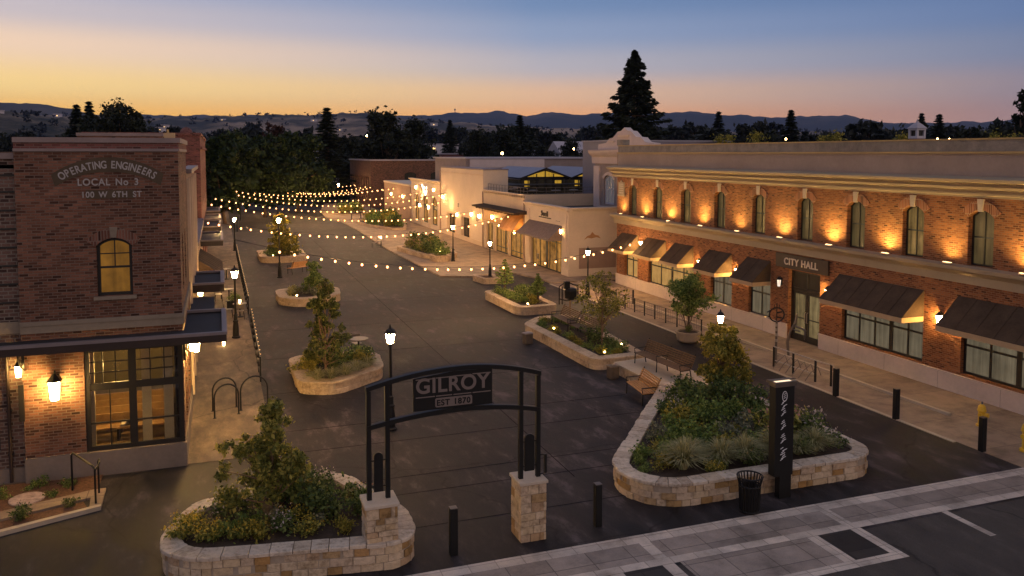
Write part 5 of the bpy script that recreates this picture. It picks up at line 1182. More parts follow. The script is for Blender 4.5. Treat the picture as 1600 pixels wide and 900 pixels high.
for x, y, s_, l in ((12.2, 19.35, .8, 'spiky grass tuft behind the gap between the first two large tufts'), (15.9, 18.75, .85, 'pale grass tuft at the right front of the triangular planter'), (14.95, 19.3, .8, 'pale grass tuft behind the tuft right of the tall sign')):
    g2 = gA.copy(); COL.objects.link(g2); g2.location = (x, y, .5); g2.rotation_euler.z = x*3; g2.scale = (s_,)*3; g2['label'] = l
gB = grass_tuft('grass_tuft', 52, .6, 1.25, 280, 'pale spiky grass at the front of the planter behind the street lamp', group='grasses behind the street lamp'); gB.location = (3.9, 31.25, .4)
for x, y in ((4.5, 31.6), (5.0, 32.1), (3.4, 31.3), (5.5, 32.6)): g2 = gB.copy(); COL.objects.link(g2); g2.location = (x, y, .4); g2.rotation_euler.z = x
gC = grass_tuft('ornamental_grass', 53, .8, .9, 260, 'glowing orange-lit grass at the left end of a rounded planter'); gC.location = (3.95, 50.5, .4)

# ================================================================== STREET FURNITURE
def lamp_post(H, label):
    t = thing('street_lamp', label, 'street lamp', (0, 0, 0), 'lantern street lamps')
    mb = MB(); mb.lathe([(.2, 0), (.2, .06), (.15, .1), (.14, .5), (.11, .75), (.13, .78), (.13, .82), (.09, .86), (.08, 1.05), (.1, 1.07), (.1, 1.1), (.055, 1.14)], n=14); mb.build('base', 'black_metal', t)
    mb = MB(); mb.lathe([(.055, 1.13), (.045, H-.66), (.07, H-.64), (.07, H-.6), (.09, H-.585), (.1, H-.56)], n=12); mb.build('pole', 'black_metal', t)
    mb = MB(); mb.lathe([(.105, H-.56), (.105, H-.545)], n=6); z0, z1 = H-.55, H-.22
    for k in range(6):
        a = k*PI/3; mb.tube([(.1*math.cos(a), .1*math.sin(a), z0), (.165*math.cos(a), .165*math.sin(a), z1)], .009, 4)
    mb.lathe([(.19, z1), (.2, z1+.02), (.13, z1+.12), (.05, z1+.17), (.03, z1+.2), (.035, z1+.22), (.012, z1+.3)], n=6); l = mb.build('lantern', 'black_metal', t)
    mb = MB(); mb.lathe([(.088, z0+.012), (.152, z1-.005)], n=6); mb.build('glass', 'lantern_glow', l)
    return t
L0 = lamp_post(3.4, 'lit black lantern post behind the gate, on the dark plaza'); L0.location = (5.16, 26.12, 0)
for x, y, z, s_, l in ((.68, 41.93, .012, 1.03, 'lit lantern post on the left pavement beside the shop canopies'), (1.37, 80.0, .012, .95, 'lantern post far up the left pavement beyond the nearer lit one'),
                       (18.23, 65.36, .1, .93, 'lantern post on the promenade by the small faceted planter'), (17.85, 54.4, .4, .76, 'lantern post rising from the small square planter'),
                       (21.75, 46.6, .012, .92, 'lantern post before the stained side wall of the corner shop'), (17.3, 25.55, .45, .82, 'lantern post whose lamp shows above the golden-green tree'),
                       (-.04, 127, .012, 1.0, 'farthest lantern on the left pavement near the street trees'), (19.7, 144, 0, 1.2, 'far lantern post at the end of the street by the long brick building')):
    copy_tree(L0, (x, y, z), 0, s_, l)
L1 = lamp_post(4.55, 'extra tall slim lantern post beside the farthest street planter'); L1.location = (4.1, 61.5, 0)
# bollards
def bollard_mesh():
    t = thing('bollard', 'x', 'bollard', (0, 0, 0), 'square black bollards')
    mb = MB(); mb.box(-.085, .085, -.085, .085, 0, 1.04); mb.build('post', 'black_metal', t, bevel=.012)
    mb = MB(); mb.box(-.08, .08, -.08, .08, 1.043, 1.06); mb.build('cap', 'steel_dull', t); return t
b0 = bollard_mesh(); place(b0, (4.81, 17.33, 0), 0, 1.03, 'black square bollard between the two gate piers')
for x, y, l in ((8.48, 17.52, 'black square bollard between the right gate pier and the triangular planter'), (21.46, 24.21, 'black square bollard at the end of the metal bicycle rack'), (21.5, 21.37, 'black square bollard on the pavement edge under the second long awning'), (21.62, 18.13, 'black square bollard in front of the yellow hydrant')): copy_tree(b0, (x, y, 0), 0, 1, l)
# tall sign
mn = thing('monolith_sign', 'tall black pillar sign with white vertical lettering and a lit top', 'sign', (13.75, 17.42, 0))
mb = MB(); mb.box(13.42, 14.0, 17.3, 17.55, .62, 2.98); mb.build('panel', 'black_metal', mn)
mb = MB(); mb.box(13.62, 13.98, 17.33, 17.52, 0, .618); mb.build('foot', 'black_metal', mn)
mb = MB(); mb.box(13.36, 14.06, 17.24, 17.3, 3.06, 3.12); mb.box(13.36, 14.06, 17.55, 17.61, 3.06, 3.12); mb.box(13.36, 13.42, 17.3, 17.55, 3.06, 3.12); mb.box(14.0, 14.06, 17.3, 17.55, 3.06, 3.12); mb.box(13.3, 14.12, 17.4, 17.45, 3.125, 3.15)
mb.box(13.4, 14.02, 17.28, 17.57, 2.983, 3.058); mb.build('top_frame', 'steel_dull', mn)
mb = MB(); mb.box(13.43, 13.99, 17.31, 17.54, 3.06, 3.085); mb.build('top_light', 'monolith_glow', mn)
t = MB((0, 17.3, 0), (1, 0, 0), (0, -1, 0))
def stroke(a, b, r=.011): t.tube([t.P(a[0], .004, a[1]), t.P(b[0], .004, b[1])], r, 4)
cxm = 13.7
ov = [(cxm+.075*math.cos(a), 2.73+.13*math.sin(a)) for a in np.linspace(0, 2*PI, 13)]
for a, b in zip(ov, ov[1:]): stroke(a, b)
for z in (2.68, 2.73, 2.78): stroke((cxm-.035, z), (cxm+.035, z+.02), .008)
for z0_, n, w_ in ((2.22, 8, .11), (1.86, 5, .12), (1.5, 5, .13), (1.04, 7, .14)):
    t.build('lettering', 'letter_white', mn); t = MB((0, 17.3, 0), (1, 0, 0), (0, -1, 0))
    for k in range(n):
        z = z0_+k*.05; x = cxm-.1+.03*((k*7) % 3); stroke((x, z), (x+w_*(.6+.4*((k*5) % 2)), z+.045), .010)
t.build('lettering', 'letter_white', mn)
# litter bins
tb = thing('litter_basket', 'black slatted litter basket in front of the tall pillar sign', 'litter bin', (12.42, 16.95, 0))
mb = MB(); cx, cy = 12.42, 16.95
for k in range(22):
    a = 2*PI*k/22; c, s_ = math.cos(a), math.sin(a); mb.tube([(cx+.23*c, cy+.23*s_, .05), (cx+.26*c, cy+.26*s_, .72), (cx+.31*c, cy+.31*s_, .92)], .019, 4)
mb.build('slat', 'black_metal', tb)
for r, z in ((.235, .06), (.262, .7), (.315, .93)): MB().tube([(cx+r*math.cos(a), cy+r*math.sin(a), z) for a in np.linspace(0, 2*PI, 25)[:-1]], .02, 6, True).build('rim', 'black_metal', tb)
mb = MB(); mb.lathe([(.2, .03), (.215, .7), (.2, .7), (.19, .1)], (cx, cy, 0), 18); mb.build('liner', 'frame_black', tb)
for x, y, rz, l in ((13.65, 35.9, .2, 'small dark steel bin standing alone by the long planter'), (14.74, 29.15, .15, 'small steel bin at the corner of the bench platform')):
    t = thing('square_bin', l, 'litter bin', (x, y, 0), 'square steel bins'); t.rotation_euler.z = rz; ORG[t] = (0, 0, 0)
    mb = MB(); mb.box(-.2, .2, -.17, .17, .02, .5); mb.build('body', 'steel_dull', t, bevel=.02); mb = MB(); mb.box(-.215, .215, -.185, .185, .503, .55); mb.box(-.1, .1, -.08, .08, .553, .57); mb.build('lid', 'steel', t)
# benches
def bench(L, wood, label):
    t = thing('bench', label, 'bench', (0, 0, 0), 'slatted benches'); mb = MB()
    for k in range(5): mb.box(-L/2, L/2, -.24+.1*k, -.16+.1*k, .42+.004*k, .45+.004*k)
    mb.build('seat', wood, t); mb = MB()
    for k in range(6): y = .25+.035*k; z = .5+.075*k; mb.box(-L/2, L/2, y-.012, y+.012, z, z+.055)
    mb.build('backrest', wood, t)
    for x in ([-L/2+.06, L/2-.06] if L < 2.4 else [-L/2+.06, 0, L/2-.06]):
        mb = MB(); mb.tube([(x, -.24, 0), (x, -.22, .4), (x, .2, .41), (x, .48, .98)], .022, 6); mb.tube([(x, .22, .4), (x, .3, 0)], .022, 6); mb.tube([(x, -.22, .4), (x, -.26, .62), (x, .3, .64)], .02, 6); mb.build('leg', 'black_metal', t)
    return t
place(bench(1.7, 'wood_slat', 'warm lit slatted bench on the open paving beside the triangular planter'), (14.45, 26.35, 0), -PI/2-.12)
place(bench(3.2, 'wood_slat_dark', 'long slatted bench on the pale stone platform'), (16.25, 27.95, .45), PI/2+PI+.08)
place(bench(2.1, 'wood_slat_dark', 'slatted bench inside the long planter, nearer the slender tree'), (15.95, 34.6, .42), PI/2+PI)
place(bench(2.1, 'wood_slat_dark', 'slatted bench inside the long planter, farther from the slender tree'), (15.95, 36.9, .42), PI/2+PI)
place(bench(1.5, 'wood_slat', 'small bench beyond the tall slim lantern post in the open street'), (5.5, 63.4, 0), .6+PI)
# hydrants
def hydrant(label, capm):
    t = thing('hydrant', label, 'hydrant', (0, 0, 0)); mb = MB(); mb.lathe([(.15, 0), (.15, .05), (.1, .07), (.1, .45), (.13, .47), (.13, .5), (.12, .52), (.1, .62), (.04, .68)], n=14); mb.build('barrel', 'hydrant_yellow', t, smooth=False)
    mb = MB(); mb.tube([(-.2, 0, .38), (.2, 0, .38)], .055, 8); mb.tube([(0, -.2, .36), (0, 0, .36)], .07, 8); mb.build('nozzle', 'hydrant_yellow', t)
    mb = MB(); mb.lathe([(.03, .68), (.025, .76)], n=5); mb.build('nut', capm, t); return t
place(hydrant('yellow fire hydrant with a dark nut, behind a square bollard', 'hydrant_cap'), (23.6, 19.85, .012), .4, 1.08)
place(hydrant('yellow fire hydrant at the right edge of the view', 'hydrant_yellow'), (22.86, 17.65, .012), .2, 1.3)
# bicycle racks on the left pavement
def hoop(x, y, rz, h, w_, label):
    t = thing('bike_hoop', label, 'bike rack', (x, y, 0), 'black hoop bicycle racks'); t.rotation_euler.z = rz; ORG[t] = (0, 0, 0)
    mb = MB(); mb.tube([(-w_/2, 0, 0)]+[(-w_/2*math.cos(a), 0, h-w_/2+w_/2*math.sin(a)) for a in np.linspace(0, PI, 14)]+[(w_/2, 0, 0)], .028, 8); mb.build('tube', 'black_metal', t)
    mb = MB(); [mb.lathe([(.06, .0), (.06, .014)], (sx*w_/2, 0, .012), 10) for sx in (-1, 1)]; mb.build('foot_plate', 'black_metal', t)
hoop(.12, 29.35, .3, 1.12, .82, 'black bike hoop nearest the hall corner, front of a pair'); hoop(.06, 30.2, .3, 1.12, .82, 'black bike hoop directly behind the hoop nearest the hall corner')
hoop(1.05, 29.95, .25, 1.16, .95, 'black bike hoop farther right, next to the dark fence')
# dark rails along the left pavement
def rail_run(pts, label, lit):
    t = thing('pavement_rail', label, 'railing', (pts[0][0], pts[0][1], 0)); mb = MB(); tops = []
    for (x, y), (x2, y2) in zip(pts, pts[1:]):
        n = max(1, int(math.hypot(x2-x, y2-y)/1.4))
        for k in range(n+1): MB().box(x+(x2-x)*k/n-.03, x+(x2-x)*k/n+.03, y+(y2-y)*k/n-.03, y+(y2-y)*k/n+.03, 0, 1.02).build('post', 'black_metal', t)
    mb = MB()
    for z in (1.0, .6, .25): mb.tube([(x, y, z) for x, y in pts], .022, 5)
    mb.build('rail', 'black_metal', t)
    if lit:
        mb = MB()
        for (x, y), (x2, y2) in zip(pts, pts[1:]):
            n = max(1, int(math.hypot(x2-x, y2-y)/.7))
            for k in range(n): mb.lathe([(.0, -.02), (.016, 0), (.0, .02)], (x+.035+(x2-x)*(k+.5)/n, y+(y2-y)*(k+.5)/n, 1.03), 5)
        mb.build('rope_light', 'far_window', t)
rail_run([(1.42, 33.4), (1.45, 39.5), (1.47, 44.2)], 'dark pavement rail running back from the bike hoops', True)
rail_run([(1.47, 48.0), (1.45, 56), (1.42, 66), (1.42, 76)], 'long dark pavement rail farther up the left side', True)
# hand rail and kerbed bed at the lower left
hr = thing('hand_rail', 'black bent hand rail at the corner of the kerbed bed', 'handrail', (-3.4, 23.5, 0)); mb = MB()
mb.tube([(-3.83, 24.1, 0), (-3.83, 24.1, .98), (-3.78, 24.02, 1.07), (-3.2, 23.02, 1.02), (-3.12, 22.9, .95), (-3.12, 22.9, .0)], .026, 8); mb.tube([(-3.12, 22.92, .9), (-3.05, 23.2, 1.0), (-3.1, 23.55, .98), (-3.13, 23.6, .9), (-3.13, 23.6, 0)], .024, 8); mb.build('tube', 'black_metal', hr)
mb = MB(); mb.prism([(-9, 20.2), (-2.96, 22.56), (-2.98, 22.7), (-9, 20.4)], -.02, .11); struct('bed_kerb', mb, 'kerb_stone')
mb = MB(); mb.prism([(-9, 21.3), (-3.3, 23.35), (-3.24, 22.64), (-2.97, 22.72), (-3.0, 23.9), (-3.3, 23.9), (-9, 21.85)], -.02, .06); struct('bed_path', mb, 'sidewalk')
sheet('bed_soil', [(-9, 20.41), (-3.25, 22.63), (-3.45, 23.2), (-9, 21.2)], .03, 'mulch'); sheet('bed_soil', [(-9, 21.9), (-3.2, 23.95), (-3.2, 25.02), (-9, 25.2)], .03, 'mulch')
ms = thing('mosaic_disc', 'round pinkish mosaic paving disc in the bed under the hall', 'mosaic', (-4.85, 23.85, .03)); mb = MB(); mb.lathe([(.42, .0), (.42, .03)], (-4.85, 23.85, .032), 20); mb.build('disc', 'mosaic_pink', ms)
# racks and rails along city hall
rk = thing('bike_rack', 'low steel bicycle rack rail on the city hall pavement', 'bike rack', (22.05, 27, 0)); mb = MB()
for x, y in ((21.96, 28.5), (22.0, 27.3), (22.02, 26.0), (22.18, 25.3)): mb.box(x-.03, x+.03, y-.03, y+.03, .01, .86)
mb.build('post', 'black_metal', rk); mb = MB(); mb.tube([(21.96, 28.5, .87), (22.02, 26.0, .87), (22.2, 25.2, .84), (22.26, 25.15, .5)], .025, 6); mb.tube([(21.96, 28.4, .3), (22.02, 26.1, .3)], .02, 6); mb.build('rail', 'steel', rk)
mb = MB()
for k in range(6): y = 28.2-.4*k; mb.tube([(21.7, y, .03), (21.95, y, .32), (22.3, y, .55), (22.4, y-.08, .2)], .016, 5)
mb.build('wheel_loop', 'steel_dull', rk)
fn = thing('low_fence', 'low thin metal fence along the far end of the city hall pavement', 'fence', (22.2, 39, 0)); mb = MB()
for k in range(9): y = 43.3-1.08*k; x = 22.05+.04*k; MB().box(x-.025, x+.025, y-.025, y+.025, .01, .82).build('post', 'black_metal', fn)
mb = MB()
for z in (.8, .45, .15): mb.tube([(22.05, 43.3, z), (22.39, 34.6, z)], .018, 5)
mb.build('rail', 'steel_dull', fn); mb = MB()
for k in range(40): y = 43.2-.213*k; x = 22.05+.34*k/40; mb.tube([(x, y, .15), (x, y, .8)], .008, 4)
mb.build('infill_bar', 'steel_dull', fn)
for (x, y, l) in ((23.3, 43.5, 'thin black post farthest up the city hall pavement'), (23.9, 38.3, 'thin black post on the city hall pavement behind the potted tree')):
    mb = MB(); mb.lathe([(.05, 0), (.05, .75), (.06, .76), (.06, .8), (.02, .84)], (0, 0, 0), 8); o = mb.build('slim_post', 'black_metal'); o.location = (x, y, .012); tag(o, l, 'post', 'slim pavement posts')
rg_ = thing('ring_sculpture', 'dark ring emblem on a striped steel post before the city hall doors', 'sculpture', (22.4, 28.93, 0)); mb = MB(); mb.lathe([(.05, 0), (.045, 1.85)], (22.4, 28.93, .012), 8); mb.build('post', 'steel_dull', rg_)
mb = MB(); cz_ = 2.12; mb.tube([(22.4+.29*math.cos(a), 28.93-.12*math.cos(a), cz_+.3*math.sin(a)) for a in np.linspace(0, 2*PI, 25)[:-1]], .03, 6, True); mb.tube([(22.4, 28.93, 1.84), (22.4, 28.93, 2.62)], .02, 5); mb.tube([(22.4, 28.93, 2.2), (22.62, 28.85, 2.25)], .03, 5); mb.tube([(22.4, 28.93, 2.02), (22.62, 28.85, 1.98)], .03, 5); mb.tube([(22.14, 29.03, 2.3), (22.02, 29.08, 2.22)], .03, 5)
for d_ in (-.1, .1): mb.tube([(22.4+d_, 28.93-d_*.4, 2.4), (22.4+d_, 28.93-d_*.4, 2.56)], .014, 5)
mb.build('ring_emblem', 'black_metal', rg_)
for z in (.95, 1.2, 1.42, 1.62): MB().lathe([(.058, 0), (.058, .12)], (22.4, 28.93, z), 8).build('band', 'steel', rg_)
ab = thing('bent_sculpture', 'thin bent bronze figure sculpture before the city hall doors', 'sculpture', (23.6, 29.5, 0)); mb = MB(); mb.tube([(23.6, 29.6, .01), (23.55, 29.65, .7), (23.62, 29.55, 1.2), (23.75, 29.4, 1.55), (23.8, 29.35, 2.0)], [.05, .07, .05, .07, .03], 7); mb.tube([(23.72, 29.42, 1.45), (23.95, 29.2, 1.35), (24.05, 29.1, 1.28)], .05, 6); mb.tube([(24.05, 29.1, 1.28), (24.03, 29.12, .85)], [.06, .02], 6); mb.tube([(23.66, 29.5, 1.3), (23.9, 29.25, 1.22)], .03, 5); mb.build('figure', 'steel_dull', ab)
sc = thing('frame_sculpture', 'dark open metal frame sculpture on a post beside the long planter', 'sculpture', (17.35, 39.35, .5)); mb = MB(); mb.tube([(17.35, 39.35, .5), (17.35, 39.35, 1.35)], .04, 7); mb.build('post', 'bark_pale', sc)
mb = MB(); X_, Y_, Z_ = 17.35, 39.35, 1.3
mb.lathe([(.12, 0), (.34, .12), (.36, .5), (.3, .62), (.1, .66)], (X_+.05, Y_, Z_), 6)
for d in (-.62, -.45, .45): mb.tube([(X_+d, Y_, Z_-.2), (X_+d, Y_, Z_+.75)], .03, 5)
mb.tube([(X_-.62, Y_, Z_+.75), (X_-.2, Y_, Z_+1.0), (X_+.2, Y_, Z_+.8), (X_+.45, Y_, Z_+.75)], .03, 5); mb.tube([(X_-.62, Y_, Z_+.1), (X_-.2, Y_, Z_-.02), (X_+.45, Y_, Z_+.05)], .03, 5); mb.box(X_-.35, X_-.05, Y_-.1, Y_+.1, Z_+.62, Z_+1.0)
mb.build('frame', 'black_metal', sc)
# tables and chairs
def cafe_table(label, n=2, r=.38, lit=False):
    t = thing('cafe_table', label, 'table', (0, 0, 0), 'cafe tables'); mb = MB(); mb.lathe([(r, .72), (r, .75)], n=16); mb.build('tabletop', 'kerb_stone' if lit else 'steel_dull', t); mb = MB(); mb.lathe([(.22, .0), (.2, .03), (.035, .06), (.035, .718)], n=8); mb.build('pedestal', 'black_metal', t); return t
def cafe_chair(label):
    t = thing('cafe_chair', label, 'chair', (0, 0, 0), 'cafe chairs'); mb = MB(); mb.box(-.2, .2, -.2, .2, .44, .47); mb.build('seat', 'steel_dull', t); mb = MB(); mb.tube([(-.2, .2, .46), (-.2, .26, .88), (.2, .26, .88), (.2, .2, .46)], .014, 5); mb.box(-.19, .19, .24, .255, .62, .82); mb.build('backrest', 'steel_dull', t)
    for sx in (-1, 1):
        for sy in (-1, 1): mb = MB(); mb.tube([(sx*.18, sy*.18, .45), (sx*.21, sy*.21, 0)], .013, 5); mb.build('leg', 'black_metal', t)
    return t
T0 = cafe_table('round cafe table on the left pavement behind the near lantern post'); T0.location = (1.0, 47.3, .012)
T1 = copy_tree(T0, (.5, 52.6, .012), 0, 1, 'round cafe table farther up the left pavement'); copy_tree(T0, (14.7, 78.5, .0), 0, 1.1, 'round table with a lantern at the promenade edge'); copy_tree(T0, (5.7, 36.0, 0), 0, 1.15, 'round table standing right of the dark pointed tree'); copy_tree(T0, (.45, 62, .012), 0, 1, 'farthest round cafe table on the left pavement')
copy_tree(T0, (17.0, 112, .1), 0, 1.3, 'pale round table on the far promenade, left one'); copy_tree(T0, (18.4, 113, .1), 0, 1.3, 'pale round table on the far promenade, right one')
C0 = cafe_chair('cafe chair left of the nearer round table'); place(C0, (.4, 47.3, .012), 1.5)
for x, y, rz, l in ((1.0, 46.6, PI, 'cafe chair in front of the nearer round table'), (1.0, 48.0, 0, 'cafe chair behind the nearer round table'), (-.1, 52.6, 1.5, 'cafe chair beside the farther round table'), (14.7, 79.4, 0, 'chair behind the lantern table at the promenade edge'), (14.0, 78.2, 1.6, 'chair left of the lantern table at the promenade edge'), (5.75, 36.8, .1, 'chair behind the round table by the dark pointed tree')): copy_tree(C0, (x, y, .012), rz, 1, l)
def table_lamp(x, y, z, l):
    t = thing('table_lantern', l, 'lantern', (x, y, z), 'small glowing lanterns'); mb = MB(); mb.lathe([(.05, .02), (.06, .2)], (x, y, z), 8); mb.build('glass', 'planter_glow', t); mb = MB(); mb.lathe([(.07, 0), (.07, .018)], (x, y, z), 8); mb.lathe([(.07, .203), (.03, .25)], (x, y, z), 8); mb.build('frame', 'black_metal', t)
table_lamp(14.7, 78.5, .83, 'glowing lantern on the table at the promenade edge'); table_lamp(.1, 40.3, .012, 'glowing lantern on the pavement behind the near canopy'); table_lamp(-.3, 47, .012, 'glowing lantern low on the pavement left of the cafe table')
table_lamp(1.0, 47.3, .77, 'glowing lantern on the nearer cafe table'); table_lamp(-.35, 62, .012, 'farthest glowing lantern on the left pavement')
pb = thing('planter_box', 'dark box planter with a bush on the left pavement by the rail', 'planter', (.75, 50.3, 0)); mb = MB(); mb.box(.35, 1.2, 50.0, 50.5, .012, .45); mb.build('box', 'black_metal', pb)
sh('green', .78, 50.25, .42, .9, '', 'bush growing in the dark box planter on the left pavement')
sc_ = thing('menu_stand', 'tall lit menu box on a thin stand on the left pavement', 'sign', (.05, 53.6, 0)); mb = MB(); mb.tube([(.05, 53.6, .012), (.05, 53.6, .9)], .025, 6); mb.build('stand', 'black_metal', sc_); mb = MB(); mb.box(-.1, .2, 53.57, 53.63, .9, 1.6); mb.build('lit_box', 'planter_glow', sc_)

# ================================================================== LIGHTS THAT THE PLACE HAS
def sconce(label, s_=1.0, glow='sconce_glow'):
    t = thing('wall_lantern', label, 'wall lamp', (0, 0, 0), 'wall lanterns')          # back plate on x = 0, body towards -x
    mb = MB(); mb.box(-.02, 0, -.05, .05, -.1, .2); mb.tube([(0, 0, .17), (-.08, 0, .26), (-.13, 0, .2)], .012, 5); mb.lathe([(.10, .12), (.11, .135), (.05, .2), (.015, .24)], (-.13, 0, 0), 6); mb.lathe([(.05, -.17), (.065, -.15)], (-.13, 0, 0), 6)
    for k in range(6): a = k*PI/3; mb.tube([(-.13+.065*math.cos(a), .065*math.sin(a), -.15), (-.13+.092*math.cos(a), .092*math.sin(a), .12)], .006, 4)
    mb.build('frame', 'black_metal', t); mb = MB(); mb.lathe([(.056, -.145), (.082, .115)], (-.13, 0, 0), 6); mb.build('glass', glow, t); t.scale = (s_,)*3; return t
S0 = sconce('wall lantern above the farthest awning of city hall'); place(S0, (25.99, 47.25, 3.15), 0, 1.1)
for y, z, l in ((43.5, 2.95, 'wall lantern between the second and third awnings of city hall'), (40.36, 2.75, 'wall lantern right of the third awning, near the potted tree'), (36.75, 2.75, 'wall lantern between the fourth and fifth awnings of city hall'), (29.85, 2.72, 'bright wall lantern right of the city hall doors'), (23.72, 2.68, 'bright wall lantern between the two long awnings')): copy_tree(S0, (25.99, y, z), 0, 1.25, l)
D0 = sconce('dim pale wall lantern left of the city hall doors', 1.25, 'sconce_dim'); D0.location = (25.99, 33.25, 2.68)
SL = sconce('large bright wall lantern on the brick hall front', 1.9, 'sconce_large'); place(SL, (-4.28, 25.01, 2.62), PI/2, 1.9); copy_tree(SL, (-5.14, 25.03, 3.18), PI/2, 1.1, 'small wall lantern under the canopy at the corner of the wing')
SX = sconce('wall lantern under the canopy on the street side of the hall', 1.5, 'sconce_corner'); place(SX, (-.99, 26.0, 3.35), PI, 1.5); copy_tree(SX, (-.99, 27.9, 2.9), PI, 1.6, 'second lower wall lantern on the street side of the hall')
for y, l in ((38.7, 'wall lantern on the plaster building between the canopies'), (49.2, 'wall lantern of the low shop with the brown awning'), (65.5, 'wall lantern on the red brick block')): copy_tree(S0, (-.99, y, 2.9), PI, 1.3, l)
SS = None
for y, z, l in ((102.1, 4.75, 'bright wall lamp left of the glowing emblem'), (93.1, 4.8, 'bright wall lamp right of the glowing emblem'), (89.0, 4.2, 'wall lamp at the bulb strand end on the tall plain shop'), (71.4, 3.2, 'wall lamp under the brown flat canopy'), (65.4, 2.4, 'wall lamp under the bronze awning'), (55.45, 3.3, 'wall lamp on the corner pier of the cream shop'), (78.0, 3.0, 'wall lamp right of the dark doorways on the tall plain shop'), (95.65, 2.6, 'low wall lamp between the nearer two arched windows'), (100.15, 2.6, 'low wall lamp between the farther two arched windows'), (75.4, 3.0, 'wall lamp at the near corner of the tall plain shop'), (83.2, 2.6, 'wall lamp between the two dark doorways'), (69.3, 2.5, 'wall lamp between the first two terrace shopfronts'), (62.7, 3.0, 'wall lamp at the far end of the grey awning'), (110, 3.2, 'near wall lamp on the grey low building'), (118, 3.2, 'far wall lamp on the grey low building')): SS = place(sconce(l, 1.2, 'sconce_shop'), (23.79, y, z), 0, 1.2) if SS is None else (copy_tree(SS, (23.79, y, z), 0, 1.2, l), SS)[1]
UL = None
for i, y in enumerate((49.9, 46.9, 43.67, 40.15, 36.64, 33.14, 29.7, 26.4, 23.35, 20.2, 17.0)):
    t = thing('uplight', 'flat wall washer fixture on the belt course, %s' % ('at the far corner', 'second from the far corner', 'third from the far corner', 'fourth from the far corner', 'fifth from the far corner', 'left of the name sign', 'right of the name sign', 'above the long awning', 'between the last two arched windows in view', 'at the right edge of the view', 'just out of view')[i], 'uplight', (25.72, y, 4.885), 'wall washers on the belt course') if UL is None else copy_tree(UL, (25.72, y, 4.885))
    if UL is None:
        UL = t; ORG[t] = (0, 0, 0); mb = MB(); mb.box(-.05, .05, -.2, .2, .0, .05); mb.build('housing', 'steel', t); mb = MB(); mb.box(-.035, .035, -.18, .18, .052, .058); mb.build('lens', 'uplight_glow', t)
    else: t['label'] = 'flat wall washer fixture on the belt course, %s' % ('at the far corner', 'second from the far corner', 'third from the far corner', 'fourth from the far corner', 'fifth from the far corner', 'left of the name sign', 'right of the name sign', 'above the long awning', 'between the last two arched windows in view', 'at the right edge of the view', 'just out of view')[i]
    ld = bpy.data.lights.new('wall_wash', 'SPOT'); ld.energy = 1.0*(205, 160, 190, 150, 210, 180, 200, 165, 190, 175, 180)[i]; ld.color = (1, (.64, .67, .62)[i % 3], .18); ld.spot_size = math.radians(156); ld.spot_blend = 1; ld.shadow_soft_size = .15
    lo = bpy.data.objects.new('wall_wash', ld); COL.objects.link(lo); lo.parent = t; lo.location = (-.1, (.04, -.05, .02, .07)[i % 4], .12); d = Vector((.12, 0, 1)); lo.rotation_euler = d.to_track_quat('-Z', 'Y').to_euler()
def point(x, y, z, e, col=(1, .58, .22), r=.08):
    ld = bpy.data.lights.new('lamp_light', 'POINT'); ld.energy = e; ld.color = col; ld.shadow_soft_size = r; o = bpy.data.objects.new('lamp_light', ld); COL.objects.link(o); o.location = (x, y, z); return o
# room lights of the hall
for x, y, e in ((-2.9, 26.1, 200), (-2.9, 28.0, 60)): point(x, y, 2.9, e, (1, .62, .2), .12)
# planter spotlights (small fixtures with a glowing lens)
def spotlet(x, y, z, label):
    t = thing('planter_spot', label, 'garden light', (x, y, z), 'small planter lights'); mb = MB(); mb.lathe([(.03, 0), (.035, .08)], (x, y, z), 8); mb.build('housing', 'black_metal', t); mb = MB(); mb.lathe([(.03, .082), (.045, .11), (.03, .14)], (x, y, z), 8); mb.build('lens', 'planter_glow', t)
for a in ((15.4, 31.25, .44, 'glowing spot at the near corner of the long planter'), (16.75, 32.3, .44, 'glowing spot right of the slender tree'), (16.2, 42.6, .5, 'glowing spot on the near rim of the lozenge planter'), (4.3, 50.1, .44, 'glowing spot by the orange-lit grass'), (5.9, 34.9, .44, 'glowing spot at the back rim behind the street lamp'), (15.2, 36.4, .44, 'glowing spot beside the benches in the long planter'), (17.9, 68.3, .5, 'glowing spot in the curved promenade planter'), (4.2, 70.7, .44, 'glowing spot in the farthest street planter')): spotlet(*a)

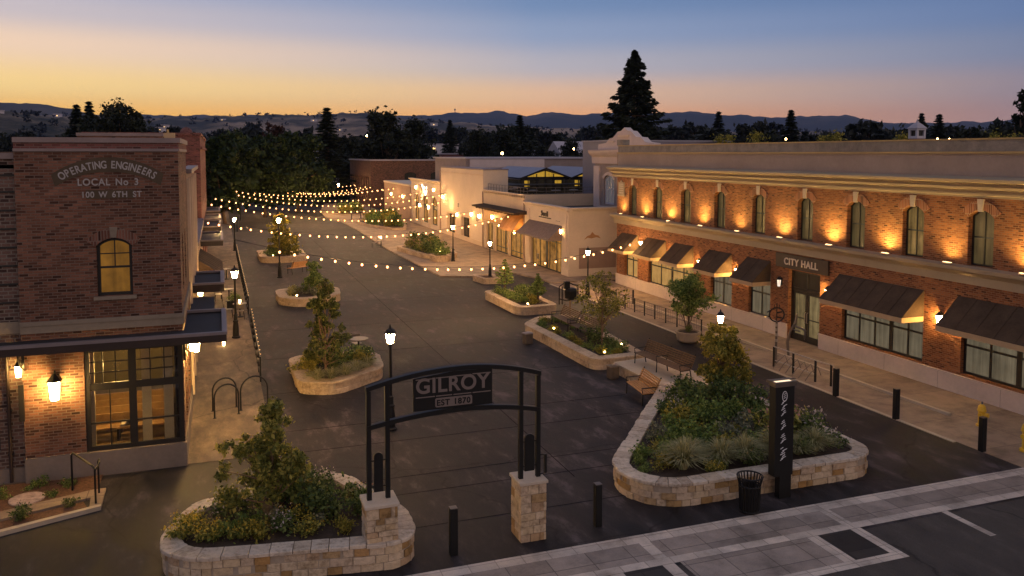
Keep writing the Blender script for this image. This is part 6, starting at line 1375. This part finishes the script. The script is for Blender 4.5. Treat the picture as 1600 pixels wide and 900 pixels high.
# strings of bulbs: catenary z = c0 + c1 t + c2 t^2 between two walls
bm_ = bmesh.new(); bmesh.ops.create_icosphere(bm_, subdivisions=1, radius=.06)
for v in bm_.verts: v.co.z = v.co.z*1.2-.085
BULB = bpy.data.meshes.new('bulb'); bm_.to_mesh(BULB); bm_.free(); BULB.materials.append(M('bulb_glow')); BULB.polygons.foreach_set('use_smooth', [True]*len(BULB.polygons))
ST = [((.7, 41.9), (25.9, 47.3), .084, .991, 33, (4.779, -7.714, 6.305), 'nearest strand of bulbs, from the left lantern post to the city hall awnings'),
      ((-1, 56), (23.7, 66), .015, .98, 37, (4.72, -6.481, 5.552), 'second nearest strand of bulbs, ending at the bronze awning'),
      ((-1, 70), (23.7, 79), .022, .977, 37, (5.098, -6.272, 4.272), 'third strand of bulbs, ending at the tall plain shop'),
      ((5, 98), (23.7, 88), -.148, .997, 37, (3.744, -3.046, 3.894), 'fourth strand of bulbs, rising to the top of the tall plain shop'),
      ((5, 115), (23.7, 106), -.109, .82, 31, (3.747, -2.286, 3.668), 'fifth strand of bulbs in front of the street trees'),
      ((6, 130), (23.7, 140), -.168, .886, 26, (3.744, -1.46, 1.668), 'farthest and highest strand of bulbs, at the brick building'),
      ((-1, 84), (23.7, 86), .03, .97, 38, (4.9, -6.2, 5.3), 'strand of bulbs between the third and fourth, crossing the curved planter'),
      ((2.2, 107), (23.7, 99), .0, .97, 32, (4.4, -4.6, 4.5), 'strand of bulbs just behind the fourth, ending at the arched shop'),
      ((2.6, 122), (23.7, 113), .02, .97, 30, (4.3, -3.6, 3.6), 'strand of bulbs between the fifth and the farthest'),
      ((2.9, 128), (21, 122.3), .02, .98, 28, (4.2, -4.2, 4.2), 'thin far strand of bulbs under the street trees'),
      ((8, 122), (23.7, 122), -.004, .85, 26, (4.17, -4.489, 5.105), 'short deep-sagging strand of bulbs crossing the far ones')]
for A, B, t0, t1, n, c, l in ST:
    f = lambda t: Vector((A[0]+(B[0]-A[0])*t, A[1]+(B[1]-A[1])*t, c[0]+c[1]*t+c[2]*t*t))
    root = thing('bulb_string', l, 'string lights', tuple(f(t0)), 'strings of bulbs over the street')
    e0 = t0 if A[0] > 2 else 0.0
    mb = MB(); mb.tube([f(e0+(min(1, t1+.02)-e0)*k/40)+Vector((0, 0, .06)) for k in range(41)], .012, 4)
    for k in range(n): p = f(t0+(t1-t0)*k/(n-1)); mb.lathe([(.022, -.04), (.022, .05)], p, 5)
    mb.build('cable', 'frame_black', root)
    for k in range(n):
        p = f(t0+(t1-t0)*(k+(rnd.random()-.5)*.12)/(n-1)); o = bpy.data.objects.new('bulb', BULB); COL.objects.link(o); o.parent = root; o.location = p-Vector(root.location)
        if k % 3 == 1: point(p.x, p.y, p.z-.2, BULB_W*3, (1, .56, .2), .05)
for x, y, z0_, l in ((2.0, 99.6, 4.45, 'bare pole holding the left end of the fourth bulb strand'), (2.8, 116.2, 4.2, 'bare pole holding the left end of the fifth bulb strand'), (2.9, 128.2, 4.1, 'bare pole holding the left end of the farthest bulb strand'), (8.0, 122.3, 4.3, 'bare pole at the left end of the deep-sagging strand'), (20.6, 107.5, 4.4, 'bare pole at the right end of the fifth bulb strand'), (21.8, 138.9, 3.9, 'bare pole at the right end of the farthest bulb strand'), (21.4, 122.3, 4.2, 'bare pole at the right end of the deep-sagging strand')):
    mb = MB(); mb.tube([(0, 0, 0), (0, 0, z0_)], [.05, .035], 7); o = mb.build('string_pole', 'black_metal'); o.location = (x, y, 0); tag(o, l, 'pole', 'poles for the bulb strings')
# far lamps
def far_lamp(x, y, z, label, r=.14):
    t = thing('far_street_lamp', label, 'street lamp', (x, y, 0), 'distant street lamps'); mb = MB(); mb.tube([(x, y, 0), (x, y, z-.2)], .07, 6); mb.box(x-.25, x+.1, y-.08, y+.08, z-.2, z-.12); mb.build('pole', 'black_metal', t); mb = MB(); mb.lathe([(r*.5, -r), (r, 0), (r*.5, r)], (x, y, z+.03), 8); mb.build('lamp_head', 'far_lamp', t)
for a in ((39.2, 113.7, 9.0, 'bright distant street lamp behind the flat roofed hall', .17), (81.8, 183.7, 10.1, 'street lamp in front of the grey gabled house', .2), (78.3, 99.9, 11.1, 'small lamp far behind the city hall roof, between two conifers', .12), (99.1, 92.4, 11.1, 'pale lamp right of the white cupola', .12), (104.9, 95.6, 11.2, 'second pale lamp right of the white cupola', .1), (36, 210, 13.5, 'small lamp glinting high among the dark trees', .2), (30, 190, 9.5, 'small lamp low among the dark trees', .2), (18.5, 150, 5.6, 'lamp at the corner of the long brick building', .15)): far_lamp(*a)

# ================================================================== BACKGROUND TREES
def az_pt(px_az, d): a = math.radians(px_az); return (d*math.sin(a), d*math.cos(a))
big = conifer('redwood', 61, 23.5, 18.0, levels=42, per=9, leafs=150, leaf=.42, clear=.08, label='tall dark redwood towering over the rooftops', droop=.06, power=.85, gap=.25); big.location = (57.3, 107.2, 0)
cA = conifer('conifer', 62, 17, 5.6, levels=30, per=10, leafs=34, leaf=.36, label='dark pointed conifer, left one of a pair behind the brick hall'); cA.location = (-22.3, 157, 0); cA.scale = (1.6, 1.6, 1)
CF = [(-21.0, 162, 17.8, 5.0, 'dark pointed conifer, right one of a pair behind the brick hall'), (19, 153, 17.0, 6.2, 'dark conifer rising behind the street trees at the end of the plaza'), (58.7, 213, 17.6, 5.0, 'narrow conifer above the white two-storey house'), (69.4, 188, 18.0, 5.6, 'dark conifer left of the grey gabled house'),
      (103.3, 154.6, 17.8, 5.2, 'lone conifer above the left part of the city hall roof'), (118.2, 149.3, 18.2, 5.4, 'lone conifer above the middle of the city hall roof'), (161, 155, 18.4, 5.0, 'conifer directly behind the white cupola'), (140.5, 130.7, 16.8, 5.2, 'conifer right of the white cupola'), (127, 140, 14.2, 5.5, 'shorter broad conifer right of the middle lone conifer')]
for x, y, h, w_, l in CF: copy_tree(cA, (x, y, 0), rnd.random()*6, (w_/3.1, w_/3.1, h/17), l)
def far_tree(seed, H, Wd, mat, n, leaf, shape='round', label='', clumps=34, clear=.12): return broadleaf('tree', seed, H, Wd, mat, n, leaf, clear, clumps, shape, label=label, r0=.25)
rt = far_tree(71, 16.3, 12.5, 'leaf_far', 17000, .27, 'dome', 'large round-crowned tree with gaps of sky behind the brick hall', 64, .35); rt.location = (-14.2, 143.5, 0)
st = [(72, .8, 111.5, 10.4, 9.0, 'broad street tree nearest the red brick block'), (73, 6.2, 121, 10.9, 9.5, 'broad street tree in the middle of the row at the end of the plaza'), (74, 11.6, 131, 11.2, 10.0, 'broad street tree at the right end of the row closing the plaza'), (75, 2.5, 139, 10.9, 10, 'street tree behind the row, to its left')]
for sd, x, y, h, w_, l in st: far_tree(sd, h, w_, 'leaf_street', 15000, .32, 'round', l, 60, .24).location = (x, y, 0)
far_tree(76, 13.8, 8, 'leaf_redbrown', 3000, .4, 'round', 'dark reddish tree top behind the street trees').location = (9.5, 160, 0)
d1 = far_tree(77, 16.4, 12.5, 'leaf_far', 8000, .42, 'round', 'big dark spreading tree behind the long brick building', 44); d1.location = (31, 162, 0)
copy_tree(d1, (38.5, 170, 0), 2.1, (.85, .85, .93), 'dark spreading tree right of the biggest one'); copy_tree(d1, (25.5, 172, 0), 4, (.8, .8, .72), 'dark spreading tree left of the biggest one')
for x, y, s_, h, l in ((62, 178, .8, .82, 'dark rounded tree over the flat roofed hall, left'), (56.8, 182, .62, .84, 'dark rounded tree beside the brick house'), (75, 200, .8, .72, 'dark rounded tree between the small pale houses'), (70, 174, .6, .62, 'low dark tree before the conifer of the pale houses'), (90, 205, .7, .72, 'dark rounded tree left of the redwood'), (66, 118, .5, .6, 'dark tree at the foot of the redwood'), (47.5, 86, .32, .62, 'small dark tree beside the ornate building')): copy_tree(d1, (x, y, 0), rnd.random()*6, (s_, s_, h), l)
re = far_tree(78, 15.8, 5.5, 'leaf_far', 4200, .3, 'vase', 'dark leafy tree at the right edge of the sky', 30, .2); re.location = (83.6, 66.2, 0)
# roof-top shrubs beyond city hall
for x, y, s_, l in ((44, 64.5, 2.0, 'lit bush showing over the city hall parapet, left one'), (46.5, 63.2, 2.2, 'lit bush showing over the city hall parapet, beside the left one'), (52, 60.5, 2.2, 'lit bush over the parapet with a lamp beside it'), (62, 61.5, 2.3, 'spiky lit bush over the middle of the parapet'), (70, 58, 2.8, 'wide green bush left of the white cupola'), (78, 48, 2.0, 'lit bush far right beyond the parapet')):
    t = shrub('roof_bush', 80+int(x), 1.4*s_*.6, 1.0*s_, 'leaf_gold', 500, .11, l); t['category'] = 'bush'; t.location = (x, y, 9.2)
    mb = MB(); mb.tube([(0, 0, -9.2), (0, 0, .3)], .12, 6); mb.build('trunk', 'bark', t)
# the belt of town trees, each one a tree
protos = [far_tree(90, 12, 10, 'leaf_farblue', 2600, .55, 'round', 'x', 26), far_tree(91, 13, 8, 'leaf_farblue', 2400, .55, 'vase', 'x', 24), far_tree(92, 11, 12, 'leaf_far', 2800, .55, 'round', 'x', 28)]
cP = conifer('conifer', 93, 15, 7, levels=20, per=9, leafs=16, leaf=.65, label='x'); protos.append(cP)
KL = ['rounded dim tree in the belt of town trees before the hills', 'upright dim tree in the belt of town trees before the hills', 'wide dim tree in the belt of town trees before the hills', 'small dim conifer in the belt of town trees before the hills']
usedp = set(); rb = random.Random(5)
def belt(i, x, y, s_):
    o = protos[i]
    if i in usedp: o = copy_tree(o, (x, y, -.1), rb.random()*6, s_)
    else: place(o, (x, y, -.1), rb.random()*6, s_); usedp.add(i)
    o['label'] = KL[i]; o['group'] = KL[i].split(' in ')[0]+'s in the belt'
for k in range(150):
    az = -18+78*(k+rb.random())/150; d = rb.choice((rb.uniform(230, 330), rb.uniform(330, 480), rb.uniform(480, 700)))
    if az > 33 and rb.random() < .5: d = rb.uniform(150, 260)
    x, y = az_pt(az, d); i = rb.choice((0, 0, 1, 1, 2, 2, 3)); top = 9+d*rb.uniform(.012, .034)
    if az < 2: top = 9+d*rb.uniform(.012, .028)
    belt(i, x, y, (rb.uniform(.75, 1.2)*top/12,)*2+(top/(12, 13, 11, 15)[i],))
# woods on the hills read as one mass
rg = np.random.default_rng(7); C = []; S = []
for prof, D0, D1, n in ((NEAR, 760, 1300, 1500), (MID, 1900, 2800, 1300)):
    for k in range(n):
        az = rg.uniform(-19, 58); d = D0+(D1-D0)*rg.random(); t = (d-(D1-(700 if D1 < 2000 else 1200)))/(700 if D1 < 2000 else 1200); h = np.interp(az, [p[0] for p in prof], [p[1] for p in prof])*t*t*(3-2*t)
        sz = rg.uniform(4, 9)*(1 if D1 < 2000 else 1.7); a = math.radians(az)
        if math.sin(az*1.7+d*.006)+rg.normal()*.6 < -.1: continue
        for j in range(14 if D1 < 2000 else 11): C.append((d*math.sin(a)+rg.normal()*sz*.3, d*math.cos(a), h-1.5+sz*.8*rg.random())); S.append(sz*.36)
C = np.array(C); S = np.array(S); n = len(C); ax = rand_dirs(rg, n)*S[:, None]; ay = np.cross(ax, rand_dirs(rg, n))
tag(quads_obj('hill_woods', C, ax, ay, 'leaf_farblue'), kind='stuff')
HH = None
for k in range(26):
    az = rg.uniform(-17, 34); D0, D1, prof, dp = (760, 1280, NEAR, 700) if k % 3 == 0 else (1900, 2650, MID, 1200)
    d = rg.uniform(D0, D1); t = (d-((1300 if k % 3 == 0 else 2800)-dp))/dp; h = float(np.interp(az, [q[0] for q in prof], [q[1] for q in prof]))*t*t*(3-2*t); a = math.radians(az); s_ = 1 if k % 3 == 0 else 1.5
    if HH is None:
        HH = thing('hill_house', 'tiny pale house on the hillside beyond the town trees', 'house', (0, 0, 0), 'tiny houses on the hillside')
        mb = MB(); mb.box(-7, 7, -4, 4, -6, 5); mb.build('wall', 'house_white', HH); mb = MB(); mb.prism([(-7.5, -4.5), (7.5, -4.5), (7.5, 4.5), (-7.5, 4.5)], 5.01, 6.2); mb.build('roof', 'roof_pale', HH); mb = MB(); mb.box(-1.2, .8, -4.1, -4.01, 1.5, 3.2); mb.build('window', 'far_window', HH)
        place(HH, (d*math.sin(a), d*math.cos(a), h), -a, s_)
    else: copy_tree(HH, (d*math.sin(a), d*math.cos(a), h), -a+rg.normal()*.3, s_*rg.uniform(.6, 1.1))
# scattered town roofs and lights on the middle hills are too small to build apart from a mast
ms = MB(); ms.tube([(0, 0, 0), (0, 0, 52)], [3.5, 2.0], 6); ms.lathe([(2, 40), (7, 46), (7, 54), (2, 58)], n=8); o = ms.build('water_tower', 'steel_dull'); o.location = (1862, 6597, 322); tag(o, 'tiny mast-like tower on the far ridge', 'tower')

# ================================================================== SKY, SUN, AIR, CAMERA
SUN_AZ, SUN_EL = -24.0, 1.2
world = bpy.data.worlds.new('World'); scene.world = world; world.use_nodes = True
nt = world.node_tree; nt.nodes.clear(); wo = nt.nodes.new('ShaderNodeOutputWorld'); bg = nt.nodes.new('ShaderNodeBackground'); nt.links.new(bg.outputs[0], wo.inputs[0])
sky = nt.nodes.new('ShaderNodeTexSky'); sky.sky_type = 'NISHITA'; sky.sun_disc = False; sky.sun_elevation = math.radians(SUN_EL); sky.sun_rotation = math.radians(SUN_AZ); sky.air_density = 1.6; sky.dust_density = 1.5; sky.ozone_density = 3.0
tc = nt.nodes.new('ShaderNodeTexCoord'); sep = nt.nodes.new('ShaderNodeSeparateXYZ'); nt.links.new(tc.outputs['Generated'], sep.inputs[0])
el = math_n(nt, 'ARCSINE', math_n(nt, 'MAXIMUM', sep.outputs[2], 0.0)); elf = math_n(nt, 'MULTIPLY', el, 2/PI)
dt = nt.nodes.new('ShaderNodeVectorMath'); dt.operation = 'DOT_PRODUCT'; nt.links.new(tc.outputs['Generated'], dt.inputs[0]); a_ = math.radians(SUN_AZ); dt.inputs[1].default_value = (math.sin(a_), math.cos(a_), 0)
def srgb(r, g, b): return tuple(((c/255+.055)/1.055)**2.4 if c > 10 else c/255/12.92 for c in (r, g, b))
OV = (.26, .265, .335)                                            # overhead sky, out of view, made brighter than dusk to fill the ground
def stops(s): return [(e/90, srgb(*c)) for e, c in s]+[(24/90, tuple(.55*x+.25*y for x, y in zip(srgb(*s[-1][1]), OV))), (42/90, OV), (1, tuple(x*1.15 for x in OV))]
near = ramp(nt, stops([(0, (255, 168, 56)), (2.2, (255, 192, 88)), (4.2, (255, 217, 142)), (6.6, (242, 210, 180)), (8.6, (200, 188, 190)), (10.6, (166, 170, 192)), (14, (116, 136, 178))]))
mid = ramp(nt, stops([(0, (250, 150, 78)), (2.2, (254, 178, 108)), (4.0, (232, 188, 150)), (6.0, (182, 176, 182)), (8.2, (142, 156, 184)), (10.4, (112, 136, 173)), (14, (82, 110, 158))]))
farr = ramp(nt, stops([(0, (150, 122, 126)), (2.2, (136, 124, 138)), (4.0, (122, 122, 144)), (6.4, (102, 118, 150)), (8.6, (88, 112, 154)), (10.6, (80, 106, 149)), (14, (64, 92, 140))]))
for r in (near, mid, farr): nt.links.new(elf, r.inputs[0]); r.color_ramp.interpolation = 'EASE'
k1 = nt.nodes.new('ShaderNodeMapRange'); k1.inputs[1].default_value = math.cos(math.radians(46)); k1.inputs[2].default_value = math.cos(math.radians(12)); nt.links.new(dt.outputs['Value'], k1.inputs[0])
k2 = nt.nodes.new('ShaderNodeMapRange'); k2.inputs[1].default_value = math.cos(math.radians(82)); k2.inputs[2].default_value = math.cos(math.radians(46)); nt.links.new(dt.outputs['Value'], k2.inputs[0])
grad = mixc(nt, k1.outputs[0], mixc(nt, k2.outputs[0], farr.outputs[0], mid.outputs[0]), near.outputs[0])
vk = nt.nodes.new('ShaderNodeVectorMath'); vk.operation = 'SCALE'; vk.inputs['Scale'].default_value = .05; nt.links.new(sky.outputs[0], vk.inputs[0])
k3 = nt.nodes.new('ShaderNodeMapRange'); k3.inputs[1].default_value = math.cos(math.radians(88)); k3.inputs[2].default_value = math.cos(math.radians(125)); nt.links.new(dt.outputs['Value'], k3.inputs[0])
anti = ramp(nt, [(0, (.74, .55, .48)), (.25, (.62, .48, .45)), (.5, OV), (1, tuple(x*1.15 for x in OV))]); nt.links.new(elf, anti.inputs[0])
grad = mixc(nt, k3.outputs[0], grad, anti.outputs[0])          # unseen sky behind the camera, warmed and brightened as fill for facing walls
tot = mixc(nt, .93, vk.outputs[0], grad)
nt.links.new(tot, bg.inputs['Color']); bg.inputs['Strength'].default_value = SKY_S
sd = bpy.data.lights.new('low_sun', 'SUN'); sd.energy = .12; sd.color = (1, .62, .34); sd.angle = math.radians(14)
so = bpy.data.objects.new('low_sun', sd); COL.objects.link(so); el_ = math.radians(6.0); so.rotation_euler = (-Vector((math.sin(a_)*math.cos(el_), math.cos(a_)*math.cos(el_), math.sin(el_)))).to_track_quat('-Z', 'Y').to_euler()

if HAZE:
    hz = MB(); hz.box(-2600, 6600, -250, 7250, -1.1, 440); ho = hz.build('haze', 'limestone'); tag(ho, kind='stuff')
    m, hn, out = new_mat('haze_air'); pv = hn.nodes.new('ShaderNodeVolumePrincipled'); pv.inputs['Color'].default_value = (.26, .36, .78, 1); pv.inputs['Density'].default_value = HAZE; pv.inputs['Anisotropy'].default_value = .2
    hn.links.new(pv.outputs[0], out.inputs['Volume']); ho.data.materials.clear(); ho.data.materials.append(m)

cam = bpy.data.cameras.new('camera'); co = bpy.data.objects.new('camera', cam); COL.objects.link(co); scene.camera = co
co.location = (0, 0, 9); co.rotation_euler = (PI/2-math.radians(3.8), 0, -math.radians(19.7103))
cam.sensor_width = 36; cam.lens = 36*1284/1600; cam.shift_y = -(450-325.283)/1600; cam.clip_start = .2; cam.clip_end = 30000
scene.view_settings.view_transform = 'Standard'; scene.view_settings.look = 'None'; scene.view_settings.exposure = 0; scene.view_settings.gamma = 1; scene.view_settings.use_curve_mapping = False
scene.render.engine = 'CYCLES'; cy = scene.cycles
cy.use_denoising = True; cy.max_bounces = 5; cy.diffuse_bounces = 3; cy.glossy_bounces = 2; cy.transmission_bounces = 4; cy.transparent_max_bounces = 6; cy.volume_bounces = 0; cy.sample_clamp_indirect = 4; cy.use_light_tree = True; cy.caustics_reflective = False; cy.caustics_refractive = False
